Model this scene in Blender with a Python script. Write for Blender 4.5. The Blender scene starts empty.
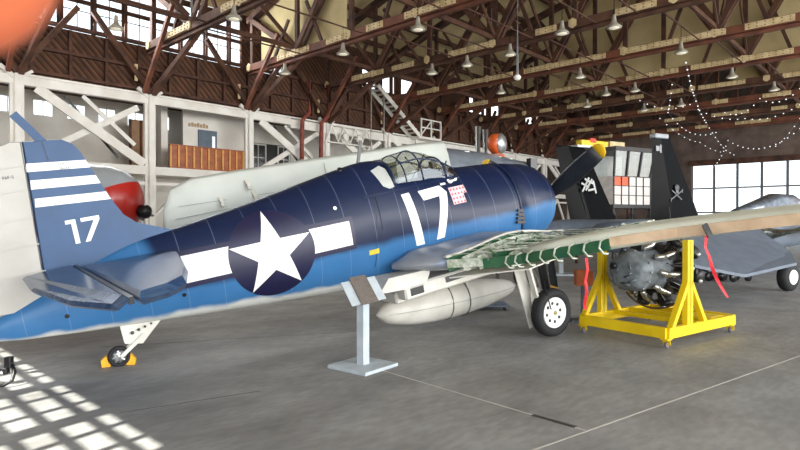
import bpy, bmesh, math, random
from mathutils import Vector, Matrix
from mathutils.bvhtree import BVHTree
random.seed(7)
PI = math.pi
S = bpy.context.scene
COL = S.collection
# ------------------------------------------------------------------ camera
cd = bpy.data.cameras.new('camera'); cam = bpy.data.objects.new('camera', cd); COL.objects.link(cam)
cam.location = (0, 0, 2.0); cam.rotation_euler = (PI/2 - math.atan(5/570), 0, 0)
cd.sensor_width = 36; cd.lens = 36*570/800; cd.clip_start = .008; cd.clip_end = 400
cd.dof.use_dof = True; cd.dof.focus_distance = 9.5; cd.dof.aperture_fstop = 14
S.camera = cam
# ------------------------------------------------------------------ light
W = bpy.data.worlds.new('sky'); S.world = W; W.use_nodes = True
wn = W.node_tree.nodes; wl = W.node_tree.links
bgn = wn['Background']
tc = wn.new('ShaderNodeTexCoord'); sx = wn.new('ShaderNodeSeparateXYZ'); rp = wn.new('ShaderNodeValToRGB')
wl.new(tc.outputs['Generated'], sx.inputs[0]); wl.new(sx.outputs['Z'], rp.inputs[0]); wl.new(rp.outputs[0], bgn.inputs[0])
rp.color_ramp.elements[0].position = 0.0; rp.color_ramp.elements[0].color = (.90, .92, .93, 1)
rp.color_ramp.elements[1].position = 0.6; rp.color_ramp.elements[1].color = (.80, .89, 1, 1)
bgn.inputs[1].default_value = 2.2
sd = bpy.data.lights.new('sun', 'SUN'); sd.energy = 18; sd.angle = .0045; sd.color = (1, .93, .82)
sun = bpy.data.objects.new('sun', sd); COL.objects.link(sun)
_sdir = Vector((.53, .85, 0)).normalized()*math.cos(math.radians(48)) + Vector((0, 0, -math.sin(math.radians(48))))
sun.rotation_euler = _sdir.to_track_quat('-Z', 'Y').to_euler()
# daylight through the open hangar doors behind the photographer, plus an added side fill
def H0(s, w, z): return (.682*s-.731*w, .731*s+.682*w, z)
def area(name, loc, aim, sx_, sy_, e, c=(1, 1, 1)):
    l = bpy.data.lights.new(name, 'AREA'); l.shape = 'RECTANGLE'; l.size = sx_; l.size_y = sy_; l.energy = e; l.color = c
    o = bpy.data.objects.new(name, l); COL.objects.link(o); o.location = loc
    o.rotation_euler = (Vector(aim)-Vector(loc)).to_track_quat('-Z', 'Y').to_euler()
area('open_door_daylight', (3.6, -13.6, 3.6), (6, 12, 3.5), 24, 6.6, 2200, (.96, .98, 1))
area('side_fill', (43, -12.6, 7.0), (0, 30, 7.5), 46, 13, 19000, (1, .985, .95))  # fill lamp added out of view to brighten the white side wall
area('clerestory_daylight', H0(7, 27.4, 11.9), H0(9, 6, 3), 24, 2.2, 2600, (.97, .99, 1))
S.view_settings.view_transform = 'Standard'; S.view_settings.look = 'None'; S.view_settings.exposure = 0.2
S.view_settings.gamma = 1; S.view_settings.use_curve_mapping = False

# ------------------------------------------------------------------ materials
def lin(c):
    return tuple((x/255/12.92 if x/255 <= .04045 else ((x/255+.055)/1.055)**2.4) for x in c) + (1,)
MATS = {}
def mat(name, c, rough=.6, metal=0, c2=None, scale=4, bump=0, bscale=20, stretch=None, det=4, spec=.5):
    if name in MATS: return MATS[name]
    m = bpy.data.materials.new(name); m.use_nodes = True; MATS[name] = m
    n = m.node_tree.nodes; l = m.node_tree.links; b = n['Principled BSDF']
    b.inputs['Roughness'].default_value = rough; b.inputs['Metallic'].default_value = metal
    b.inputs['Specular IOR Level'].default_value = spec
    b.inputs['Base Color'].default_value = lin(c)
    tc = n.new('ShaderNodeTexCoord'); mp = n.new('ShaderNodeMapping'); l.new(tc.outputs['Object'], mp.inputs[0])
    if stretch: mp.inputs['Scale'].default_value = stretch
    if c2 is None: c2 = tuple(max(0, x*.9) for x in c)
    nz = n.new('ShaderNodeTexNoise'); nz.inputs['Scale'].default_value = scale; nz.inputs['Detail'].default_value = det
    l.new(mp.outputs[0], nz.inputs[0])
    r = n.new('ShaderNodeValToRGB'); r.color_ramp.elements[0].position = .35; r.color_ramp.elements[1].position = .65
    r.color_ramp.elements[0].color = lin(c); r.color_ramp.elements[1].color = lin(c2)
    l.new(nz.outputs[0], r.inputs[0]); l.new(r.outputs[0], b.inputs['Base Color'])
    if bump:
        n2 = n.new('ShaderNodeTexNoise'); n2.inputs['Scale'].default_value = bscale; l.new(mp.outputs[0], n2.inputs[0])
        bp = n.new('ShaderNodeBump'); bp.inputs['Strength'].default_value = bump; bp.inputs['Distance'].default_value = .02
        l.new(n2.outputs[0], bp.inputs['Height']); l.new(bp.outputs[0], b.inputs['Normal'])
    return m
def glass(name, tint=(.9, .95, .95), refl=.1):
    m = bpy.data.materials.new(name); m.use_nodes = True; MATS[name] = m
    n = m.node_tree.nodes; l = m.node_tree.links; n.remove(n['Principled BSDF'])
    t = n.new('ShaderNodeBsdfTransparent'); t.inputs[0].default_value = tint + (1,)
    g = n.new('ShaderNodeBsdfGlossy'); g.inputs['Roughness'].default_value = .06
    mx = n.new('ShaderNodeMixShader'); mx.inputs[0].default_value = refl
    l.new(t.outputs[0], mx.inputs[1]); l.new(g.outputs[0], mx.inputs[2]); l.new(mx.outputs[0], n['Material Output'].inputs[0])
    return m
def emit(name, c, s):
    m = mat(name, c); b = m.node_tree.nodes['Principled BSDF']
    b.inputs['Emission Color'].default_value = lin(c); b.inputs['Emission Strength'].default_value = s
    return m
white = mat('white_paint', (240, 238, 232), .55, c2=(226, 221, 212), scale=1.5)
wall_white = mat('wall_white', (236, 232, 224), .7, c2=(220, 214, 204), scale=.8)
wood = mat('brown_timber', (104, 70, 52), .8, c2=(66, 42, 32), scale=1.2, det=6)
wood2 = mat('dark_timber', (92, 60, 46), .85, c2=(56, 37, 30), scale=1.4, det=6)
redwood = mat('red_timber', (128, 76, 54), .75, c2=(88, 52, 40), scale=1.1, det=6)
cream = mat('new_plywood', (228, 208, 164), .7, c2=(196, 172, 126), scale=3)
tan = mat('tan_roof_board', (214, 196, 148), .9, c2=(192, 174, 130), scale=.5)
metal = mat('galvanised_metal', (190, 192, 192), .35, .8)
black = mat('black_paint', (22, 22, 25), .35)
rubber = mat('tyre_rubber', (30, 30, 33), .75)
yellow = mat('yellow_paint', (240, 205, 15), .4, c2=(225, 188, 10), scale=3)
grey_light = mat('pale_grey_paint', (190, 200, 206), .45)
zinc = mat('green_primer', (24, 86, 60), .5, c2=(52, 100, 64), scale=5)
alu = mat('bare_aluminium', (200, 202, 198), .35, .7, c2=(140, 145, 135), scale=9)
lamp_metal = mat('lamp_shade_metal', (176, 172, 158), .5, .3)
concrete_m = None

# ------------------------------------------------------------------ mesh builder
def frame(d, up=(0, 0, 1)):
    d = Vector(d).normalized(); up = Vector(up)
    if abs(d.dot(up)) > .98: up = Vector((1, 0, 0))
    s = d.cross(up).normalized(); u = s.cross(d).normalized()
    return d, s, u
class MB:
    def __init__(s): s.v = []; s.f = []; s.mi = []; s.m = 0; s.sm = []; s.smooth = False
    def add(s, vs, fs):
        o = len(s.v); s.v += [tuple(v) for v in vs]
        for f in fs: s.f.append(tuple(i+o for i in f)); s.mi.append(s.m); s.sm.append(s.smooth)
        return s
    def box(s, a, b, M=None):
        x0, y0, z0 = a; x1, y1, z1 = b
        vs = [Vector(p) for p in ((x0,y0,z0),(x1,y0,z0),(x1,y1,z0),(x0,y1,z0),(x0,y0,z1),(x1,y0,z1),(x1,y1,z1),(x0,y1,z1))]
        if M is not None: vs = [M @ v for v in vs]
        return s.add(vs, [(0,3,2,1),(4,5,6,7),(0,1,5,4),(1,2,6,5),(2,3,7,6),(3,0,4,7)])
    def bar(s, p, q, w, h, up=(0, 0, 1)):
        p = Vector(p); q = Vector(q); d, sd_, u = frame(q-p, up)
        vs = []
        for c in (p, q):
            for a, b in ((-1,-1),(1,-1),(1,1),(-1,1)): vs.append(c + sd_*a*w/2 + u*b*h/2)
        return s.add(vs, [(3,2,1,0),(4,5,6,7),(0,1,5,4),(1,2,6,5),(2,3,7,6),(3,0,4,7)])
    def loft(s, rings, cap=True, close=True):
        n = len(rings[0]); vs = [v for r in rings for v in r]; fs = []
        for i in range(len(rings)-1):
            for j in range(n if close else n-1):
                k = (j+1) % n
                fs.append((i*n+j, i*n+k, (i+1)*n+k, (i+1)*n+j))
        if cap: fs.append(tuple(range(n))[::-1]); fs.append(tuple((len(rings)-1)*n+j for j in range(n)))
        return s.add(vs, fs)
    def tube(s, pts, r, n=8):
        pts = [Vector(p) for p in pts]; rs = r if isinstance(r, (list, tuple)) else [r]*len(pts)
        sm = s.smooth; s.smooth = n > 5
        rings = []; ref = None
        for i, p in enumerate(pts):
            d = (pts[min(i+1, len(pts)-1)] - pts[max(i-1, 0)]).normalized()
            if ref is None: _, a, b = frame(d)
            else:
                a = (ref - d*ref.dot(d)); a = a.normalized() if a.length > 1e-6 else frame(d)[1]; b = d.cross(a).normalized()
            ref = a
            rings.append([p + (a*math.cos(t*2*PI/n) + b*math.sin(t*2*PI/n))*rs[i] for t in range(n)])
        s.loft(rings); s.smooth = sm
        return s
    def lathe(s, o, axis, prof, n=24, a0=0, cap=True):
        o = Vector(o); d, a, b = frame(axis); sm = s.smooth; s.smooth = True
        rings = [[o + d*h + (a*math.cos(a0+t*2*PI/n) + b*math.sin(a0+t*2*PI/n))*max(r, 1e-4) for t in range(n)] for h, r in prof]
        s.loft(rings, cap=cap); s.smooth = sm
        return s
    def prism(s, pts2, M, t0, t1):
        n = len(pts2)
        vs = [M @ Vector((x, y, t0)) for x, y in pts2] + [M @ Vector((x, y, t1)) for x, y in pts2]
        return s.add(vs, [tuple(range(n))[::-1], tuple(range(n, 2*n))] + [(i, (i+1) % n, n+(i+1) % n, n+i) for i in range(n)])
    def build(s, name, mats, parent=None, loc=None, bevel=0):
        me = bpy.data.meshes.new(name)
        if loc is not None:
            L = Vector(loc); s.v = [tuple(Vector(v)-L) for v in s.v]
        me.from_pydata(s.v, [], s.f)
        if not isinstance(mats, (list, tuple)): mats = [mats]
        for m in mats: me.materials.append(m)
        me.polygons.foreach_set('material_index', s.mi); me.polygons.foreach_set('use_smooth', s.sm)
        bm = bmesh.new(); bm.from_mesh(me); bmesh.ops.recalc_face_normals(bm, faces=bm.faces)
        if bevel: bmesh.ops.bevel(bm, geom=bm.edges, offset=bevel, segments=1, affect='EDGES', clamp_overlap=True)
        bm.to_mesh(me); bm.free(); me.update()
        o = bpy.data.objects.new(name, me); COL.objects.link(o)
        if loc is not None: o.location = loc
        if parent: o.parent = parent
        return o
def empty(name, loc=(0, 0, 0), rz=0, rot=None):
    o = bpy.data.objects.new(name, None); COL.objects.link(o); o.location = loc
    o.rotation_euler = rot or (0, 0, rz); o.empty_display_size = .2
    return o
def tag(o, label=None, cat=None, group=None, kind=None):
    for k, v in (('label', label), ('category', cat), ('group', group), ('kind', kind)):
        if v: o[k] = v
    return o
def kids(o): return [c for c in COL.objects if c.parent == o]
def copy_tree(o, parent=None):
    c = o.copy(); COL.objects.link(c)
    if parent: c.parent = parent; c.matrix_parent_inverse = o.matrix_parent_inverse
    for ch in kids(o): copy_tree(ch, c)
    return c
# hangar frame: s runs along the white side wall, w across the hall
PH = math.atan2(.731, .682)
def H(s, w, z=0): return Vector((.682*s - .731*w, .731*s + .682*w, z))
MH = Matrix.Rotation(PH, 4, 'Z')
def hbuild(mb, name, m, kind='structure', parent=None):
    o = mb.build(name, m, parent)
    if parent is None:
        o.rotation_euler = (0, 0, PH)
        if kind: o['kind'] = kind
    return o
DW = 27.85
POSTS = [6.47+5.5*k for k in range(0, 10)]
ORD = ['leftmost', 'second', 'third', 'fourth', 'fifth', 'sixth', 'seventh', 'eighth', 'ninth', 'tenth', 'eleventh', 'twelfth']
def arch(w): return 13.2 + 4.8*(1-(w/28)**2)

# ------------------------------------------------------------------ floor
def floor_mat():
    m = bpy.data.materials.new('concrete_floor'); m.use_nodes = True
    n = m.node_tree.nodes; l = m.node_tree.links; b = n['Principled BSDF']
    tc = n.new('ShaderNodeTexCoord')
    def noise(sc, det, stretch=(1, 1, 1), rot=0):
        mp = n.new('ShaderNodeMapping'); mp.inputs['Scale'].default_value = stretch; mp.inputs['Rotation'].default_value = (0, 0, rot)
        l.new(tc.outputs['Object'], mp.inputs[0]); z = n.new('ShaderNodeTexNoise')
        z.inputs['Scale'].default_value = sc; z.inputs['Detail'].default_value = det; l.new(mp.outputs[0], z.inputs[0]); return z.outputs[0]
    r = n.new('ShaderNodeValToRGB'); r.color_ramp.elements[0].position = .3; r.color_ramp.elements[1].position = .7
    r.color_ramp.elements[0].color = lin((128, 127, 125)); r.color_ramp.elements[1].color = lin((158, 157, 155))
    l.new(noise(.9, 8, (1, 1.6, 1), .6), r.inputs[0])
    r2 = n.new('ShaderNodeValToRGB'); r2.color_ramp.elements[0].position = .35; r2.color_ramp.elements[1].position = .7
    r2.color_ramp.elements[0].color = (.66, .65, .64, 1); r2.color_ramp.elements[1].color = (1.1, 1.1, 1.1, 1)
    l.new(noise(5, 10, (1, 2.4, 1), .5), r2.inputs[0])
    mx = n.new('ShaderNodeMix'); mx.data_type = 'RGBA'; mx.blend_type = 'MULTIPLY'; mx.inputs[0].default_value = .5
    l.new(r.outputs[0], mx.inputs[6]); l.new(r2.outputs[0], mx.inputs[7])
    # pale scuffs
    r3 = n.new('ShaderNodeValToRGB'); r3.color_ramp.elements[0].position = .66; r3.color_ramp.elements[1].position = .78
    r3.color_ramp.elements[0].color = (0, 0, 0, 1); r3.color_ramp.elements[1].color = (.35, .35, .35, 1)
    l.new(noise(2.6, 6, (1, 3, 1), .75), r3.inputs[0])
    mx2 = n.new('ShaderNodeMix'); mx2.data_type = 'RGBA'; l.new(r3.outputs[0], mx2.inputs[0])
    l.new(mx.outputs[2], mx2.inputs[6]); mx2.inputs[7].default_value = lin((205, 202, 196))
    l.new(mx2.outputs[2], b.inputs['Base Color'])
    rr = n.new('ShaderNodeMapRange'); rr.inputs[3].default_value = .5; rr.inputs[4].default_value = .75
    l.new(noise(2, 5), rr.inputs[0]); l.new(rr.outputs[0], b.inputs['Roughness'])
    bp = n.new('ShaderNodeBump'); bp.inputs['Strength'].default_value = .15; bp.inputs['Distance'].default_value = .01
    l.new(noise(30, 6), bp.inputs['Height']); l.new(bp.outputs[0], b.inputs['Normal'])
    return m
hbuild(MB().box((-40, -45, -.2), (59, 34, 0)), 'floor', floor_mat())
# joints in the slab
def fl(px, py, z=0):
    y = 1.0; p = math.atan(5/570); a = (px-400)/570; b = (225-py)/570
    dy = math.cos(p)+b*math.sin(p); dz = b*math.cos(p)-math.sin(p); t = (z-2)/dz
    return Vector((a*t, dy*t, z))
jm = mat('joint_filler', (196, 192, 182), .8); jd = mat('joint_dark', (96, 92, 88), .8)
def strip(name, pts, w, m):
    mb = MB()
    for a, b in zip(pts[:-1], pts[1:]):
        mb.bar(Vector(a)+Vector((0,0,.0005)), Vector(b)+Vector((0,0,.0005)), w, .003)
    o = mb.build(name, m); o['kind'] = 'structure'
a = fl(587, 431); d1 = (fl(400, 376)-a).normalized(); d2 = (fl(785, 361)-a).normalized()
strip('trim_1', [fl(360, 364), a], .02, jm)
strip('trim_2', [a-d2*2.5, a+d2*9], .02, jm)
strip('trim_3', [fl(532, 415), fl(576, 427)], .07, jd)
strip('trim_4', [fl(120, 413), fl(260, 391)], .02, jd)
strip('trim_5', [fl(100, 347)+Vector((0,0,0)), fl(380, 330)], .015, jd)

# ------------------------------------------------------------------ side wall, lean-to, clerestory
def plank_mat(name, c1, c2, scale, rot):
    m = bpy.data.materials.new(name); m.use_nodes = True
    n = m.node_tree.nodes; l = m.node_tree.links; b = n['Principled BSDF']; b.inputs['Roughness'].default_value = .85
    tc = n.new('ShaderNodeTexCoord'); mp = n.new('ShaderNodeMapping'); mp.inputs['Rotation'].default_value = rot
    l.new(tc.outputs['Object'], mp.inputs[0])
    wv = n.new('ShaderNodeTexWave'); wv.inputs['Scale'].default_value = scale; wv.inputs['Distortion'].default_value = .6; wv.wave_profile = 'SAW'
    nz = n.new('ShaderNodeTexNoise'); nz.inputs['Scale'].default_value = 3
    mp2 = n.new('ShaderNodeMapping'); mp2.inputs['Scale'].default_value = (2.2, 1, .5); l.new(mp.outputs[0], mp2.inputs[0]); l.new(mp2.outputs[0], nz.inputs[0])
    l.new(mp.outputs[0], wv.inputs[0])
    ad = n.new('ShaderNodeMath'); ad.operation = 'MULTIPLY'; l.new(wv.outputs['Fac'], ad.inputs[0]); l.new(nz.outputs[0], ad.inputs[1])
    r = n.new('ShaderNodeValToRGB'); r.color_ramp.elements[0].color = lin(c1); r.color_ramp.elements[1].color = lin(c2)
    r.color_ramp.elements[0].position = .05; r.color_ramp.elements[1].position = .55
    l.new(ad.outputs[0], r.inputs[0]); l.new(r.outputs[0], b.inputs['Base Color'])
    return m
sheath = plank_mat('diagonal_sheathing', (40, 27, 21), (112, 72, 46), 1.3, (0, .75, 0))
mb = MB()
mb.box((-12, DW+.25, 8.1), (58, DW+.4, 10.45))           # sheathing
for s0, s1, z1 in ((17.2, 18.5, 13.4), (20, 58, 11.0)):   # boarded stretches up to the roof
    mb.box((s0, DW+.25, 10.45), (s1, DW+.4, z1))
for k in range(60):                                       # broken boarding beyond
    s0 = 20+k*.64
    if not (25.6 < s0 < 31 or 38 < s0 < 43 or 47 < s0 < 51) or k % 3 == 0: mb.box((s0, DW+.25, 11.0), (s0+.66, DW+.4, 13.6))
    else: mb.box((s0, DW+.25, 12.2), (s0+.66, DW+.4, 13.6))
hbuild(mb, 'wall_left', sheath)
studs = MB()
for k in range(46):
    s0 = -11+k*1.5; studs.box((s0, DW+.05, 8.2), (s0+.12, DW+.25, 10.4))
for z in (8.25, 9.3, 10.45): studs.box((-12, DW, z), (58, DW+.2, z+.14))
hbuild(studs, 'trim_6', wood2)
# clerestory windows: one sash per half bay
pane = glass('window_pane', (.93, .96, .97), .06)
frost = bpy.data.materials.new('milky_pane'); frost.use_nodes = True
_n = frost.node_tree.nodes; _l = frost.node_tree.links; _n.remove(_n['Principled BSDF'])
_t = _n.new('ShaderNodeBsdfTranslucent'); _t.inputs[0].default_value = (.95, .96, .97, 1); _g = _n.new('ShaderNodeBsdfGlossy'); _g.inputs['Roughness'].default_value = .1
_m = _n.new('ShaderNodeMixShader'); _m.inputs[0].default_value = .06; _l.new(_t.outputs[0], _m.inputs[1]); _l.new(_g.outputs[0], _m.inputs[2]); _l.new(_m.outputs[0], _n['Material Output'].inputs[0])
def sash(name, s0, s1, z0, z1, w, nx, nz, m, fw=.09, mw=.04, axis='s', milky=False):
    f = MB(); P = (lambda a, b, c: (a, w+b, c)) if axis == 's' else (lambda a, b, c: (w+b, a, c))
    def bx(a0, a1, c0, c1, t):
        p = P(a0, -t/2, c0); q = P(a1, t/2, c1); f.box(p, q)
    bx(s0, s1, z0, z0+fw, .1); bx(s0, s1, z1-fw, z1, .1); bx(s0, s0+fw, z0, z1, .1); bx(s1-fw, s1, z0, z1, .1)
    for i in range(1, nx): x = s0+(s1-s0)*i/nx; bx(x-mw/2, x+mw/2, z0+fw, z1-fw, .05)
    for i in range(1, nz): z = z0+(z1-z0)*i/nz; bx(s0+fw, s1-fw, z-mw/2, z+mw/2, .05)
    fo = hbuild(f, name, m)
    g = MB()
    if milky: g.add([P(s0+fw*.5, 0, z0+fw*.5), P(s1-fw*.5, 0, z0+fw*.5), P(s1-fw*.5, 0, z1-fw*.5), P(s0+fw*.5, 0, z1-fw*.5)], [(0, 1, 2, 3)])
    else: g.box(P(s0+fw*.5, -.004, z0+fw*.5), P(s1-fw*.5, .004, z1-fw*.5))
    hbuild(g, 'pane', frost if milky else pane, parent=fo)
    return fo
wi = 0
s0 = -11.0
while s0 < 19.9:
    if not (17.1 < s0 < 18.4):
        wi += 1; sash('window_%d' % wi, s0, s0+1.3, 10.6, 13.1, DW+.32, 2, 3, wood2, .09, .03)
    s0 += 1.375
post = MB()
for k in range(24): post.box((-11.1+k*1.375, DW+.15, 10.45), (-10.98+k*1.375, DW+.45, 13.5))
for z in (11.75, 13.1): post.box((-12, DW+.2, z), (20, DW+.3, z+.18))
hbuild(post, 'trim_7', wood2)
# lean-to: roof, outer wall with small high windows
mb = MB(); mb.box((-12, DW+.3, 8.4), (58, 33, 8.55)); hbuild(mb, 'ceiling.001', wood2)
mb = MB()
WIN = [(5.2+1.5*k, 6.15+1.5*k) for k in range(-6, 7)]
mb.box((-12, 32.4, 0), (58, 32.6, 7.15)); mb.box((-12, 32.4, 8.0), (58, 32.6, 8.4))
x = -12
for a0, a1 in WIN: mb.box((x, 32.4, 7.15), (a0, 32.6, 8.0)); x = a1
mb.box((x, 32.4, 7.15), (58, 32.6, 8.0))
hbuild(mb, 'wall_outer', wall_white)
for i, (a0, a1) in enumerate(WIN):
    wi += 1; sash('window_%d' % wi, a0, a1, 7.15, 8.0, 32.45, 2, 1, white, .06, .04)
mb = MB(); mb.box((-12, 28.2, 4.25), (20.5, 32.4, 4.45)); hbuild(mb, 'floor.001', wall_white)    # mezzanine deck
mb = MB(); mb.box((-12, 30, 0), (20, 30.15, 4.25)); hbuild(mb, 'wall_lower', wall_white)
# upstairs room
mb = MB()
mb.box((14.6, 29.7, 4.45), (18.6, 29.85, 8.3)); mb.box((13.6, 29.85, 4.45), (13.75, 31.6, 8.3)); mb.box((18.45, 29.85, 4.45), (18.6, 32.4, 8.3))
mb.box((13.4, 29.7, 4.45), (13.75, 30.0, 8.3))
hbuild(mb, 'wall_room', wall_white)
dm = mat('blue_grey_door', (92, 108, 124), .5)
mb = MB(); mb.box((15.45, 29.6, 4.45), (16.55, 29.7, 7.0)); dobj = hbuild(mb, 'door_1', dm)
mb = MB(); mb.box((16.25, 29.58, 5.7), (16.42, 29.61, 6.7)); hbuild(mb, 'pane', emit('lit_pane', (235, 240, 245), .5), parent=dobj)
mb = MB(); mb.tube([(15.55, 29.55, 5.45), (15.65, 29.55, 5.45)], .03, 6); hbuild(mb, 'door_handle', metal, parent=dobj)
mb = MB()
for k in range(7): mb.box((14.9+.17*k, 29.66, 7.12), (14.9+.17*k+.12, 29.7, 7.35 if k % 2 else 7.3))
sgn = mb.build('wall_sign', mat('sign_tan', (186, 160, 120), .6)); sgn.rotation_euler = (0, 0, PH)
tag(sgn, 'faded tan lettering on the white upstairs wall above the blue door', 'sign')
# brown double door in the shade left of the room
mb = MB(); mb.box((12.2, 30.8, 4.45), (13.35, 30.9, 7.3)); dobj = hbuild(mb, 'door_2', mat('tan_door', (160, 122, 86), .6))
mb = MB()
for x in (12.2, 12.74, 13.25): mb.box((x, 30.74, 4.45), (x+.1, 30.8, 7.3))
hbuild(mb, 'door_frame', wood2, parent=dobj)
# white bents, posts and bracing
for i, s in enumerate(POSTS):
    t = empty('timber_post', H(s, DW-.05), PH)
    desc = {6.47: 'leftmost white timber post behind the raised rudder', 11.97: 'white timber post left of the varnished balcony', 17.47: 'white timber post at the right end of the varnished balcony',
            22.97: 'white timber post behind the two rusty pipes'}.get(round(s, 2))
    if desc: tag(t, desc, 'post', 'white posts of the side wall')
    else: tag(t, 'white timber post of the side wall, %s from the left' % ORD[i], 'post', 'white posts of the side wall')
    mb = MB(); mb.box((-.12, -.28, 0), (.12, .28, 8.05)); mb.box((-.26, -.1, 0), (.26, .1, 8.0)); mb.build('post_shaft', white, t, bevel=.01)
    mb = MB(); mb.bar((-.62, -.12, 8.3), (.1, -.12, 7.75), .16, .16, (0,1,0)); mb.bar((.55, -.14, 8.25), (-.05, -.14, 7.8), .12, .12, (0,1,0)); mb.build('brace_foot', white, t)
mb = MB()
mb.box((-12, DW-.2, 7.62), (20.2, DW+.1, 8.0)); mb.box((-12, DW-.2, 4.2), (58, DW+.1, 4.6)); mb.box((-12, DW-.1, 3.7), (58, DW+.05, 3.85))
mb.box((20.2, DW-.2, 7.45), (58, DW+.1, 7.95)); mb.box((-12, DW-.05, 8.05), (58, DW+.25, 8.14))
hbuild(mb, 'trim_8', white)
for i, s in enumerate(POSTS[:-1]):
    t = empty('timber_bracing', H(s, DW), PH)
    nm = {6.47: 'white crossed timber bracing between the two left posts, above the tail', 17.47: 'white crossed timber bracing right of the varnished balcony',
          11.97: 'white timber bracing under the varnished balcony'}.get(round(s, 2), 'white crossed timber bracing in the %s bay of the side wall from the left' % ORD[i])
    tag(t, nm, 'bracing', 'bracing of the side wall bays')
    a = MB()
    if round(s, 2) != 11.97:
        a.bar((.7, -.12, 7.6), (5.2, -.12, 4.7), .42, .12, (0,1,0)); a.build('diagonal_brace', white, t)
        b = MB(); b.bar((.9, .1, 4.9), (5.0, .1, 7.4), .28, .1, (0,1,0)); b.build('diagonal_brace', white, t)
        c = MB(); c.bar((2.6, .22, 7.6), (4.9, .22, 5.6), .18, .1, (0,1,0)); c.build('diagonal_brace', white, t)
        g = MB(); g.bar((1.9, .3, 7.5), (4.2, .3, 4.9), .1, .05, (0,1,0)); g.build('tie_rod', black, t)
    b = MB(); b.bar((.2, 0, .4), (2.7, 0, 4.1), .22, .12, (0,1,0)); b.build('diagonal_brace', white, t)
    b = MB(); b.bar((.3, .1, 2.2), (2.3, .1, 4.2), .12, .16, (0,1,0)); b.build('diagonal_brace', white, t)
    b = MB(); b.bar((5.3, 0, .4), (2.8, 0, 4.1), .22, .12, (0,1,0)); b.build('diagonal_brace', white, t)
# longitudinal knee braces, dark
for i, s in enumerate(POSTS[:-1]):
    t = empty('knee_brace', H(s, DW-.2), PH)
    tag(t, 'brown timber knee braces spreading up from the white post top, %s from the left' % ORD[i], 'bracing', 'knee braces on the side wall')
    for dx, th in ((-2.6, .2), (2.3, .17)):
        m_ = MB(); m_.bar((0, 0, 8.1), (dx, 0, 11.4), .22, th, (0,1,0)); m_.build('strut', wood, t)
    m_ = MB(); m_.bar((.1, -.1, 8.1), (.3, -4.3, 10.3), .2, .24); m_.build('strut', wood, t)
    m_ = MB(); m_.bar((-.35, -.1, 8.1), (-.4, -3.2, 11.5), .16, .2); m_.build('strut', redwood, t)
    m_ = MB(); m_.box((-.75, -.02, 8.6), (-.62, .05, 9.4)); m_.build('plywood_patch', cream, t)

# ------------------------------------------------------------------ roof
N = 26
def roofstrip(off, th):
    mb = MB(); rings = []
    for s in (-12, 58.5):
        pass
    top = []; bot = []
    for i in range(N+1):
        w = -13 + (41.3)*i/N; top.append((w, arch(w)+off+th)); bot.append((w, arch(w)+off))
    ring = top + bot[::-1]
    mb.loft([[(s, w, z) for w, z in ring] for s in (-12, 58.5)])
    return mb
hbuild(roofstrip(.3, .15), 'ceiling', tan)
ceil = bpy.data.objects['ceiling']
for k in range(19):
    w = -12.5+2.2*k; mb = MB(); mb.bar((-12, w, arch(w)+.18), (58, w, arch(w)+.18), .16, .26); hbuild(mb, 'purlin', wood2, parent=ceil)
# trusses
def hexplate(mb, y, z, r, x=-.26):
    M = Matrix.Translation((x, y, z)) @ Matrix.Rotation(PI/2, 4, 'Z') @ Matrix.Rotation(PI/2, 4, 'X')
    pts = [(r*math.cos(a), r*1.15*math.sin(a)) for a in [PI/2+i*PI/3 for i in range(6)]]
    mb.prism(pts, M, 0, .04)
def make_truss(idx, s):
    t = empty('roof_truss', H(s, 0), PH)
    rnd = random.Random(idx*13+1)
    w0, w1 = -12.8, 27.7
    cm = [redwood, wood, redwood, wood, redwood][idx % 5]
    m = MB(); m.box((-.22, w0, 10.15), (-.08, w1, 10.5)); m.box((.08, w0, 10.15), (.22, w1, 10.5)); m.box((-.1, w0, 10.0), (.1, w1, 10.12)); m.build('bottom_chord', cm, t)
    m = MB(); ring = []
    for i in range(N+1):
        w = w0+(w1-w0)*i/N; ring.append((w, arch(w)-.35))
    for (a, b) in zip(ring[:-1], ring[1:]): m.bar((0, a[0], a[1]), (0, b[0], b[1]), .4, .32)
    m.build('top_chord', wood2, t)
    ys = [27.4-4.05*k for k in range(11)]
    for i, y in enumerate(ys):
        if y < w0: continue
        m = MB(); m.box((-.08, y-.11, 10.3), (.08, y+.11, arch(y)-.4)); m.build('web_post', wood2, t)
        if i+1 < len(ys) and ys[i+1] > w0-2:
            y2 = max(ys[i+1], w0); m = MB()
            if i % 2: m.bar((.14, y, 10.4), (.14, y2, arch(y2)-.4), .12, .26); m.bar((-.14, y, 10.4), (-.14, y2, arch(y2)-.4), .12, .26)
            else: m.bar((.14, y2, 10.4), (.14, y, arch(y)-.4), .12, .26); m.bar((-.14, y2, 10.4), (-.14, y, arch(y)-.4), .12, .26)
            m.build('web_diagonal', wood, t)
            m = MB(); ym = (y+y2)/2; m.bar((0, ym, 10.4), (0, ym+(1.3 if i % 2 else -1.3), (arch(ym)+10.4)/2), .1, .16); m.build('web_strut', wood2, t)
        m = MB(); hexplate(m, y, 10.36, .2); m.build('gusset_plate', cream, t)
    # plywood splice boards with bolt heads
    y = 26.0-rnd.random()*2
    while y > w0+3:
        L = rnd.choice((1.0, 1.6, 2.6)); 
        if idx in (4, 5): L *= 1.8
        m = MB(); m.box((-.27, y-L, 10.2), (-.22, y, 10.47)); m.m = 1
        n = max(3, int(L/.28))
        for q in range(n):
            yy = y-(q+.5)*L/n
            for zz in (10.27, 10.4): m.box((-.29, yy-.02, zz-.02), (-.27, yy+.02, zz+.02))
        m.build('splice_board', [cream, wood2], t)
        y -= L + rnd.uniform(.6, 3.2 if idx not in (4, 5) else .9)
    return t
TS = POSTS[:]
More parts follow.
